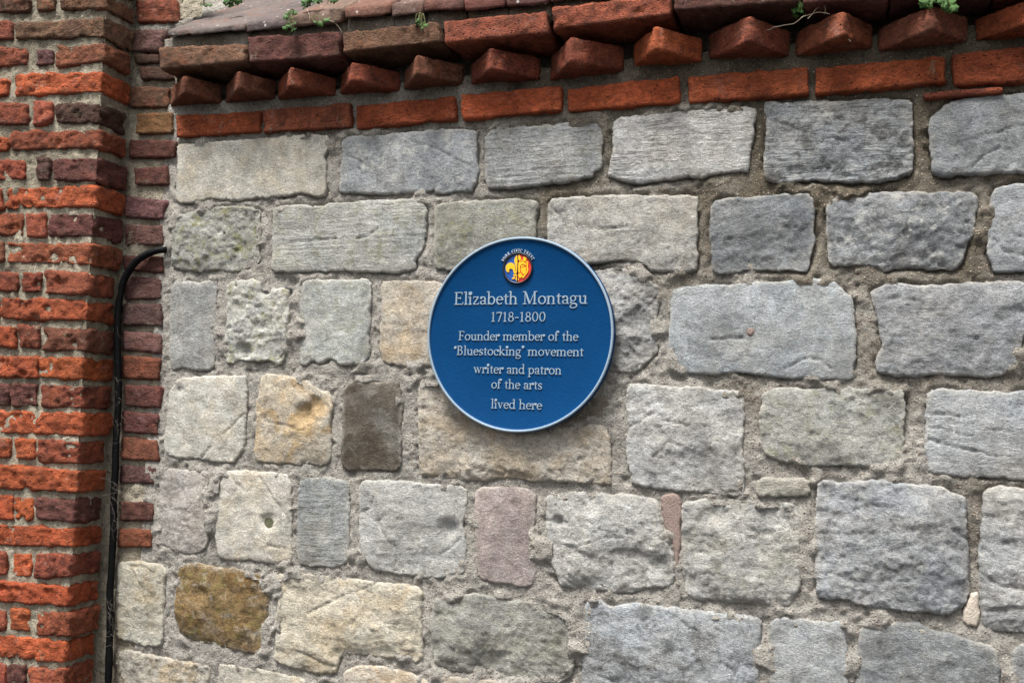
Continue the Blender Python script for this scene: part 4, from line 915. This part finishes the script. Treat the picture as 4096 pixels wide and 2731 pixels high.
G['w'] = (.92, [ln(.12, .60, .29, .03, TK * .9), ln(.44, .58, .29, .03, TN), ln(.44, .60, .62, .03, TK * .9), ln(.79, .60, .62, .03, TN), sf(.12, X, .23, -TN), sf(.79, X, .2, -TN), sf(.44, X, .2, -TN)])
G['E'] = (.80, [st(.21, 0, 1), ln(.06, .965, .68, .965, TN), ln(.06, .035, .72, .035, TN), ln(.22, .52, .54, .52, TN), ln(.66, .80, .66, .99, TN), ln(.72, .02, .75, .22, TN), ln(.54, .42, .54, .62, TN)])
G['F'] = (.72, [st(.21, 0, 1), ln(.06, .965, .66, .965, TN), sf(.21, 0, .34), ln(.22, .50, .52, .50, TN), ln(.64, .79, .64, .99, TN), ln(.52, .40, .52, .60, TN)])
G['B'] = (.78, [st(.21, 0, 1), ln(.06, .965, .40, .965, TN), ln(.06, .035, .42, .035, TN), ln(.22, .53, .40, .53, TN), ar(.38, .745, .19, .215, -90, 90, TK), ar(.40, .28, .235, .245, -90, 90, TK)])
G['M'] = (1.16, [st(.20, 0, .97, TN * 1.1), sf(.18, 0, .30), sf(.16, 1, .26, -TN), ln(.22, .96, .56, .04, TK * 1.05), ln(.92, .96, .56, .04, TN), st(.93, 0, .97, TK), sf(.94, 0, .32), sf(.98, 1, .26, -TN)])
G['Y'] = (.80, [ln(.14, .95, .40, .45, TK), ln(.66, .95, .40, .45, TN), st(.40, 0, .48), sf(.40, 0, .3), sf(.14, 1, .28, -TN), sf(.66, 1, .24, -TN)])
G['O'] = (.90, [ar(.45, .5, .35, .46, 0, 360, TK, TN, 26)])
G['R'] = (.84, [st(.21, 0, 1), sf(.21, 0, .32), ln(.06, .965, .40, .965, TN), ln(.22, .50, .40, .50, TN), ar(.38, .73, .21, .235, -90, 90), ln(.42, .50, .70, .04, TK), sf(.74, 0, .2)])
G['K'] = (.84, [st(.21, 0, 1), sf(.21, 0, .32), sf(.21, 1, .32, -TN), ln(.24, .42, .64, .96, TN), ln(.36, .56, .70, .04, TK), sf(.72, 0, .26), sf(.64, 1, .26, -TN)])
G['C'] = (.82, [ar(.45, .5, .34, .46, 48, 315, TK, TN, 20), ln(.70, .70, .70, .94, TN)])
G['I'] = (.42, [st(.21, 0, 1), sf(.21, 0, .32), sf(.21, 1, .32, -TN)])
G['V'] = (.84, [ln(.14, .96, .42, .03, TK), ln(.70, .96, .42, .03, TN), sf(.14, 1, .28, -TN), sf(.70, 1, .24, -TN)])
G['T'] = (.78, [st(.39, 0, 1), sf(.39, 0, .3), ln(.07, .965, .71, .965, TN), ln(.08, .80, .08, .99, TN), ln(.70, .80, .70, .99, TN)])
G['U'] = (.88, [st(.21, .3, 1), sf(.21, 1, .3, -TN), ar(.44, .32, .23, .29, 180, 360, TK), st(.67, .3, 1, TN * 1.2), sf(.67, 1, .26, -TN)])
G['S'] = (.66, [sp([(.54, .78), (.46, .93), (.32, .96), (.15, .85), (.16, .66), (.33, .52), (.50, .38), (.52, .18), (.35, .04), (.18, .07), (.10, .24)], [.09, TN, TN, .12, .14, .15, .14, .12, TN, TN, .09])])
G['1'] = (.52, [st(.27, 0, 1), sf(.27, 0, .34), ln(.10, .86, .27, .97, TN)])
G['7'] = (.62, [ln(.08, .95, .58, .95, .1), ln(.55, .93, .28, .0, TK * .9), ln(.09, .80, .09, .98, TN)])
G['8'] = (.66, [ar(.33, .745, .175, .215, 0, 360, TK * .85, TN, 22), ar(.33, .27, .22, .235, 0, 360, TK * .95, TN, 22)])
G['0'] = (.68, [ar(.34, .5, .235, .46, 0, 360, TK * .95, TN, 26)])
G['-'] = (.46, [ln(.06, .42, .40, .42, .1)])
G['‘'] = (.30, [blob(.17, .80, .15), sp([(.12, .80), (.12, .90), (.22, .99)], [.1, .08, .04])])
G['’'] = (.30, [blob(.14, .93, .15), sp([(.19, .93), (.19, .83), (.09, .74)], [.1, .08, .04])])
G[' '] = (.34, [])
def build_strokes(strokes, top, dep):
    """strokes: (mapped) rails -> raised bars with chamfered sides. points are (x, z) in plaque space"""
    V = []; F = []
    for si, rails in enumerate(strokes):
        b = len(V); up = top - (si % 7) * 0.00004
        m = len(rails)
        for a, c in rails:
            mid = (a + c) / 2; hw = np.linalg.norm(a - c) / 2
            k = max(0.3, 1 - 0.0004 / max(hw, 1e-5))
            ai, ci = mid + (a - mid) * k, mid + (c - mid) * k
            for pnt, y in ((a, dep), (a, up + 0.0005), (ai, up), (ci, up), (c, up + 0.0005), (c, dep)):
                V.append((pnt[0], y, pnt[1]))
        for i in range(m - 1):
            for j in range(5):
                F.append([b + i * 6 + j, b + (i + 1) * 6 + j, b + (i + 1) * 6 + j + 1, b + i * 6 + j + 1])
        F.append([b + j for j in range(6)]); F.append([b + (m - 1) * 6 + j for j in range(6)][::-1])
    return V, F
def text_width(s, tr=0.0): return sum(G[c][0] + tr for c in s) - tr
def text_line(s, x0, x1, zbase, cap, name='inscription_line'):
    w = text_width(s); sx = (x1 - x0) / w; out = []; pen = 0
    for ch in s:
        adv, strokes = G[ch]
        for r_ in strokes:
            out.append([np.array([[x0 + (pen + p[0]) * sx, zbase + p[1] * cap] for p in pr]) for pr in r_])
        pen += adv
    V, F = build_strokes(out, YF - 0.0017, YF + 0.0003)
    return mesh_obj(name, V, F, M_SILVER, plaque, False)
LINES = [('Elizabeth Montagu', 'W:92,312 2268,312', 'W:92,108 92,312'), ('1718-1800', 'W:690,592 1590,596', 'W:690,436 690,592'),
         ('Founder member of the', 'W:165,890 2118,910', 'W:165,748 165,890'), ('‘Bluestocking’ movement', 'X:90,80 2205,100', 'W:150,990 150,1134'),
         ('writer and patron', 'X:415,370 1845,400', 'X:415,232 415,370'), ('of the arts', 'X:700,620 1532,640', 'X:700,480 700,617'), ('lived here', 'X:695,945 1528,965', 'X:695,806 695,942')]
for s, bl, hh in LINES:
    b = onwall(pts(bl), FACE); h = onwall(pts(hh), FACE)
    cap = abs(h[0][2] - h[1][2])
    if s in ('writer and patron', 'of the arts', 'lived here', 'Founder member of the', '‘Bluestocking’ movement'): cap = 0.0203
    text_line(s, b[0][0], b[1][0], float(np.mean(b[:, 2])), cap)
# --- emblem
em = onwall(pts('E:270,800 1308,800 790,255 790,1360'), FACE)
EX, EZ = (em[0][0] + em[1][0]) / 2, (em[2][2] + em[3][2]) / 2
ER = ((em[1][0] - em[0][0]) + (em[2][2] - em[3][2])) / 4
def disc(name, prof, mat, parent, a0=0, a1=360, n=72):
    V = []; F = []; m = len(prof); full = (a1 - a0) == 360
    cnt = n if full else n + 1
    for k in range(cnt):
        th = math.radians(a0 + (a1 - a0) * k / n)
        for (r, y) in prof: V.append((EX + r * math.cos(th), y, EZ + r * math.sin(th)))
    for k in range(n):
        k2 = (k + 1) % cnt
        for j in range(m - 1): F.append([k * m + j, k2 * m + j, k2 * m + j + 1, k * m + j + 1])
    return mesh_obj(name, V, F, mat, parent)
emb = disc('emblem', [(0.0003, YF - .0012), (ER * .90, YF - .0012), (ER * .90, YF - .0042), (ER * .985, YF - .0042), (ER, YF - .0032), (ER, YF + .0003)], M_BLACK, plaque)
emb['_loc'] = list(emb.location + Vector((CX, -FACE, CZ)))
disc('blue_half', [(0.0006, YF - .0016), (ER * .89, YF - .0016)], M_BLUE2, emb, 91, 269, 40)
disc('red_half', [(0.0006, YF - .0016), (ER * .89, YF - .0016)], M_RED, emb, -89, 89, 40)
def ngon(name, px, mat, parent, top, dep):
    p = onwall(px, FACE); p = chaikin(p, 2, .25)
    V2 = p[:, [0, 2]]; area = np.sum(V2[:, 0] * np.roll(V2[:, 1], -1) - np.roll(V2[:, 0], -1) * V2[:, 1])
    if area < 0: V2 = V2[::-1]
    res = delaunay_2d_cdt([Vector(v) for v in V2.tolist()], [], [list(range(len(V2)))], 1, 1e-8)
    c = V2.mean(0); n = len(V2)
    v2 = np.array([tuple(v) for v in res[0]])
    V = [(a, top, b) for a, b in v2] ; nb = len(V); F = [list(t) for t in res[2]]
    V += [(a, top, b) for a, b in V2] + [(a, dep, b) for a, b in V2]
    for i in range(n):
        j = (i + 1) % n; F.append([nb + i, nb + n + i, nb + n + j, nb + j])
    return mesh_obj(name, V, F, mat, parent, False)
YT, YB = YF - .0034, YF - .0014
FLEUR = ['E:782,335 735,385 690,450 668,530 680,620 715,720 735,820 735,950 715,950 712,830 700,740 660,670 610,625 545,608 470,630 400,690 368,770 375,860 410,925 455,952 500,940 485,900 490,860 520,825 555,818 610,840 640,890 652,1000 775,1000',
         'E:645,1018 775,1018 775,1080 650,1078 628,1048', 'E:640,1098 700,1098 685,1160 650,1195 600,1190 578,1160 620,1140', 'E:728,1100 775,1100 775,1255 750,1250 708,1180']
LION = ['E:812,340 850,350 870,405 905,425 915,465 895,490 860,498 880,512 960,515 1000,520 985,470 975,430 1000,405 1040,430 1110,450 1085,500 1070,580 1010,565 930,550 812,545',
        'E:812,590 870,575 960,580 1040,600 1100,640 1090,690 1060,708 1010,680 960,665 905,685 870,740 868,840 880,920 860,970 808,970',
        'E:890,740 925,705 970,700 1020,715 1000,750 960,765 920,762', 'E:890,780 950,785 1010,775 1050,735 1070,790 1085,880 1075,960 1030,1015 970,1005 920,950 895,860',
        'E:808,1010 860,995 890,965 955,1040 950,1100 900,1140 850,1140 808,1110', 'E:1075,605 1100,560 1140,565 1160,620 1140,720 1160,830 1155,920 1110,1000 1060,1040 1040,1090 990,1150 945,1150 950,1110 990,1050 1060,1000 1105,920 1110,830 1085,730 1110,680 1120,610',
        'E:800,1155 825,1160 838,1200 825,1240 800,1250']
for s in FLEUR: ngon('lily_piece', pts(s), M_YEL, emb, YT, YB)
for s in LION: ngon('lion_piece', pts(s), M_YEL, emb, YT, YB)
bar = [np.array([[EX - .0009, EZ - ER * .93], [EX + .0009, EZ - ER * .93]]), np.array([[EX - .0009, EZ + ER * .93], [EX + .0009, EZ + ER * .93]])]
V, F = build_strokes([[np.array([a, b]) for a, b in bar]], YT - .0004, YB); mesh_obj('centre_bar', V, F, M_BLACK, emb, False)
# curved wording round the top of the emblem
s = 'YORK CIVIC TRUST'; adv = [G[c][0] + .12 for c in s]; tot = sum(adv); out = []; pen = 0
a_start, a_end = 157.0, 27.0; RB = ER * 1.06; cap = ER * 0.175
for ch, ad in zip(s, adv):
    a = math.radians(a_start + (a_end - a_start) * (pen + ad / 2) / tot)
    cc = np.array([EX, EZ]) + RB * np.array([math.cos(a), math.sin(a)]); ux = np.array([math.sin(a), -math.cos(a)]); uz = np.array([math.cos(a), math.sin(a)])
    for r_ in G[ch][1]:
        out.append([np.array([cc + ux * (p[0] - G[ch][0] / 2) * cap + uz * p[1] * cap for p in pr]) for pr in r_])
    pen += ad
V, F = build_strokes(out, YF - .0026, YF + .0003); mesh_obj('inscription_line', V, F, M_WHITE, plaque, False)

# ------------------------------------------------------------------ the cable in the corner
cp = pts('M1:1062,150 1040,155 990,160 930,180 870,215 825,260 795,310 772,360 758,430 745,500 738,600 735,700 737,800 742,900 742,1000 742,1100 738,1200 732,1320 726,1450 B1:730,60 726,200 718,330 714,450 712,560 706,700 700,850 690,1000 690,1150 687,1300 684,1400 682,1500 P:430,2800 426,2950')
dep = np.interp(np.arange(len(cp)), [0, 1, 2, 4, 8, len(cp) - 1], [-.03, .006, .018, .022, .022, .020])
path = np.array([onwall([c], d)[0] for c, d in zip(cp, dep)])
path = spline(path, 5)
rs = np.random.RandomState(4)
q = path * 30; rad = 0.0086 + 0.0010 * fbm(q, 2, 5) + 0.0005 * fbm(path * 120, 2, 6)
path = path + np.stack([fbm(path * 14, 2, 8), np.zeros(len(path)), np.zeros(len(path))], 1) * .002
V, F = tube(path, rad, 16)
cable = mesh_obj('cable', V, F, M_CABLE, None, label='thick black cable running down the corner between brick pier and wall', category='cable')
# ------------------------------------------------------------------ cobwebs
def strands(name, lst, rad, mat, parent=None, wob=.004, **kw):
    Vs, Fs = [], []
    for s, d0, d1 in lst:
        p = pts(s); d = np.linspace(d0, d1, len(p)); w = np.array([onwall([c], e)[0] for c, e in zip(p, d)])
        w = spline(w, 5); w = w + np.stack([fbm(w * 60 + k * 9, 2, k) for k in range(3)], 1) * wob * .5
        V, F = tube(w, rad * np.linspace(1.0, .55, len(w)), 5); b = len(Vs); Vs += V; Fs += [[i + b for i in f] for f in F]
    return mesh_obj(name, Vs, Fs, mat, parent, **kw)
W1 = [('B1:632,280 690,300 740,330 765,355', .07, .03), ('B1:640,395 690,385 730,375 780,390', .08, .02), ('B1:700,400 735,440 745,500 735,560 720,620', .035, .035), ('B1:700,340 745,370 762,410 752,450', .04, .02),
      ('B1:750,370 790,380 815,430 870,440', .02, .01), ('B1:655,350 700,400 720,430', .07, .04), ('B1:745,450 770,500 785,530', .03, .012), ('B1:690,430 720,520 700,600 720,680', .035, .03)]
rr = random.Random(3)
for k in range(16):
    x, y = rr.uniform(690, 760), rr.uniform(300, 620); W1.append(('B1:%g,%g %g,%g %g,%g' % (x, y, x + rr.uniform(-25, 30), y + rr.uniform(10, 40), x + rr.uniform(-30, 30), y + rr.uniform(30, 80)), .036, .034))
strands('cobweb', W1, .0004, M_WEB, label='dusty cobweb stretched over the cable beside the lowest closer bricks', category='cobweb', kind='stuff')
W2 = []
for k in range(13):
    x, y = rr.uniform(665, 715), rr.uniform(1000, 1420); W2.append(('B1:%g,%g %g,%g %g,%g' % (x, y, x + rr.uniform(-25, 25), y + rr.uniform(10, 40), x + rr.uniform(-30, 30), y + rr.uniform(30, 80)), .034, .033))
W2 += [('B1:640,1160 680,1150 720,1165', .07, .03), ('B1:650,1340 690,1330 712,1350', .07, .03), ('B1:640,1080 675,1060 715,1080', .08, .03)]
strands('cobweb', W2, .0004, M_WEB, label='grey cobweb clinging to the cable near the bottom of the picture', category='cobweb', kind='stuff')
W3 = []
for k in range(13):
    x, y = rr.uniform(718, 765), rr.uniform(930, 1300); W3.append(('M1:%g,%g %g,%g %g,%g' % (x, y, x + rr.uniform(-20, 20), y + rr.uniform(10, 40), x + rr.uniform(-25, 25), y + rr.uniform(30, 80)), .036, .034))
W3 += [('M1:735,640 745,690 765,720 750,760', .034, .02), ('M1:730,975 760,970 785,990', .035, .02)]
strands('cobweb', W3, .0004, M_WEB, label='grey cobweb clinging to the middle stretch of the cable', category='cobweb', kind='stuff')

# ------------------------------------------------------------------ small plants rooted in the cornice
def leaf_mesh():
    n = 20; V = [(0, 0, .12)]; F = []
    for k in range(n):
        a = math.radians(-80 + 340 * k / (n - 1)); r_ = 1 + .16 * math.cos(5 * (a - math.pi / 2))
        V.append((r_ * math.cos(a), r_ * math.sin(a) + .1, -.12 * r_ + .08 * math.sin(3 * a)))
    for k in range(1, n): F.append([0, k, k + 1])
    nb = len(V); V += [(x, y, z - .07) for x, y, z in V]
    F += [[a + nb for a in f[::-1]] for f in F]
    for k in range(1, n): F.append([k + nb, k + 1 + nb, k + 1, k])
    me = bpy.data.meshes.new('leaf'); me.from_pydata(V, [], F); me.update(); me.materials.append(M_LEAF)
    me.polygons.foreach_set('use_smooth', [True] * len(me.polygons)); return me
LEAFME = leaf_mesh()
def plant(label, root, leaves, depth, size=.008, spread=None):
    rp = onwall(pts(root), depth)[0]
    t = thing('toadflax_plant', label, 'plant', tuple(rp), 'small leafy plants rooted in the cornice')
    Vs, Fs = [], []
    for i, c in enumerate(pts(leaves)):
        d = depth + random.uniform(.004, .028); p = onwall([c], d)[0]
        mid = (rp + p) / 2 + np.array([random.uniform(-.004, .004), -.008, .004])
        V, F = tube(spline([rp, mid, p + np.array([0, .002, -.002])], 4), .0006, 5); b = len(Vs); Vs += V; Fs += [[a + b for a in f] for f in F]
        o = bpy.data.objects.new('leaf', LEAFME); col.objects.link(o); o.parent = t; o.location = Vector(p) - Vector(rp)
        s_ = size * random.uniform(.75, 1.2); o.scale = (s_, s_, s_)
        o.rotation_euler = (math.radians(random.uniform(40, 95)), random.uniform(-.6, .6), random.uniform(-.9, .9))
    mesh_obj('stem', Vs, Fs, M_STEM, t)
plant('small green plant behind the left end of the dark coping tile', 'T1:1460,-40', 'T1:1415,12 1432,2 1450,20 1470,8 1488,22 1500,6 1440,28 1478,-8 1455,-6', 0.0, .009)
plant('tiny green seedlings on mortar at the far left end of the coping', 'T1:1285,40', 'T1:1262,30 1280,22 1302,30 1320,34 1290,38', 0.0, .005)
plant('green trailing plant on the coping above the second oversailing brick', 'T2:1050,-20', 'T2:955,30 975,14 990,34 1010,10 1030,18 1060,4 1120,2 1148,8 1165,-4 970,42 1000,0', 0.07, .008)
plant('plant with round leaves hanging from the coping edge left of the middle', 'T2:905,70', 'T2:850,112 862,95 880,78 892,120 880,142 870,165 850,182 895,170 888,200 905,150 905,82 845,175 900,190', 0.09, .0075)
plant('three round leaves hanging from the edge of the coping tile', 'T2:1010,110', 'T2:1040,140 1062,150 1075,158 1105,130 1110,125', 0.09, .0075)
plant('dark feathery plant growing from the joint under the coping', 'T3:300,80', 'T3:255,140 270,150 285,160 300,150 292,178 280,185 305,170 270,130 318,160 295,115', 0.066, .0055)
plant('green tuft growing from the dark gap between two dentil bricks', 'T4:1250,0', 'T4:1232,40 1245,25 1262,42 1228,62 1250,60 1268,70 1240,88 1228,95', 0.045, .008)
plant('trailing green plant hanging over the second dentil brick from the right', 'P:3760,-40', 'T5:940,30 955,18 975,40 1000,5 1048,8 1062,22 1080,8 1100,30 1118,48 1108,62 1130,60 1085,42 1065,40 1118,12 930,10', 0.075, .009)
DR = [('T5:0,172 60,160 130,145 180,110 220,96 270,80 320,82 350,92', .06, .07), ('T5:212,122 240,90 262,58 290,42 322,42', .075, .06), ('T5:300,-10 315,20 325,55 318,92', .07, .06), ('T5:-45,190 -20,182 0,172', .05, .06), ('T5:425,100 426,140 432,175 428,205', .062, .065), ('T5:432,175 445,205 455,235 482,262', .064, .06), ('T5:415,235 440,232 470,250 480,264', .06, .06), ('T5:428,190 420,215 405,235', .062, .06)]
strands('dry_root', DR, .0011, M_ROOT, wob=.003, label='pale dry rootlets trailing across the dentil bricks at the upper right', category='root')
DR2 = [('T2:985,60 998,90 1004,130', .088, .088), ('T2:1115,128 1150,140 1180,165 1200,200 1195,240', .088, .072), ('T2:900,150 930,150 945,160', .09, .085)]
strands('dry_root', DR2[:1] , .0008, M_ROOT, wob=.002, label='thin dry stalk hanging below the coping edge left of three round leaves', category='root')
strands('dry_root', DR2[1:2], .0008, M_ROOT, wob=.002, label='thin dry stalk curving down right from three round leaves under the coping', category='root')

for o in list(bpy.data.objects):
    if '_loc' in o: del o['_loc']
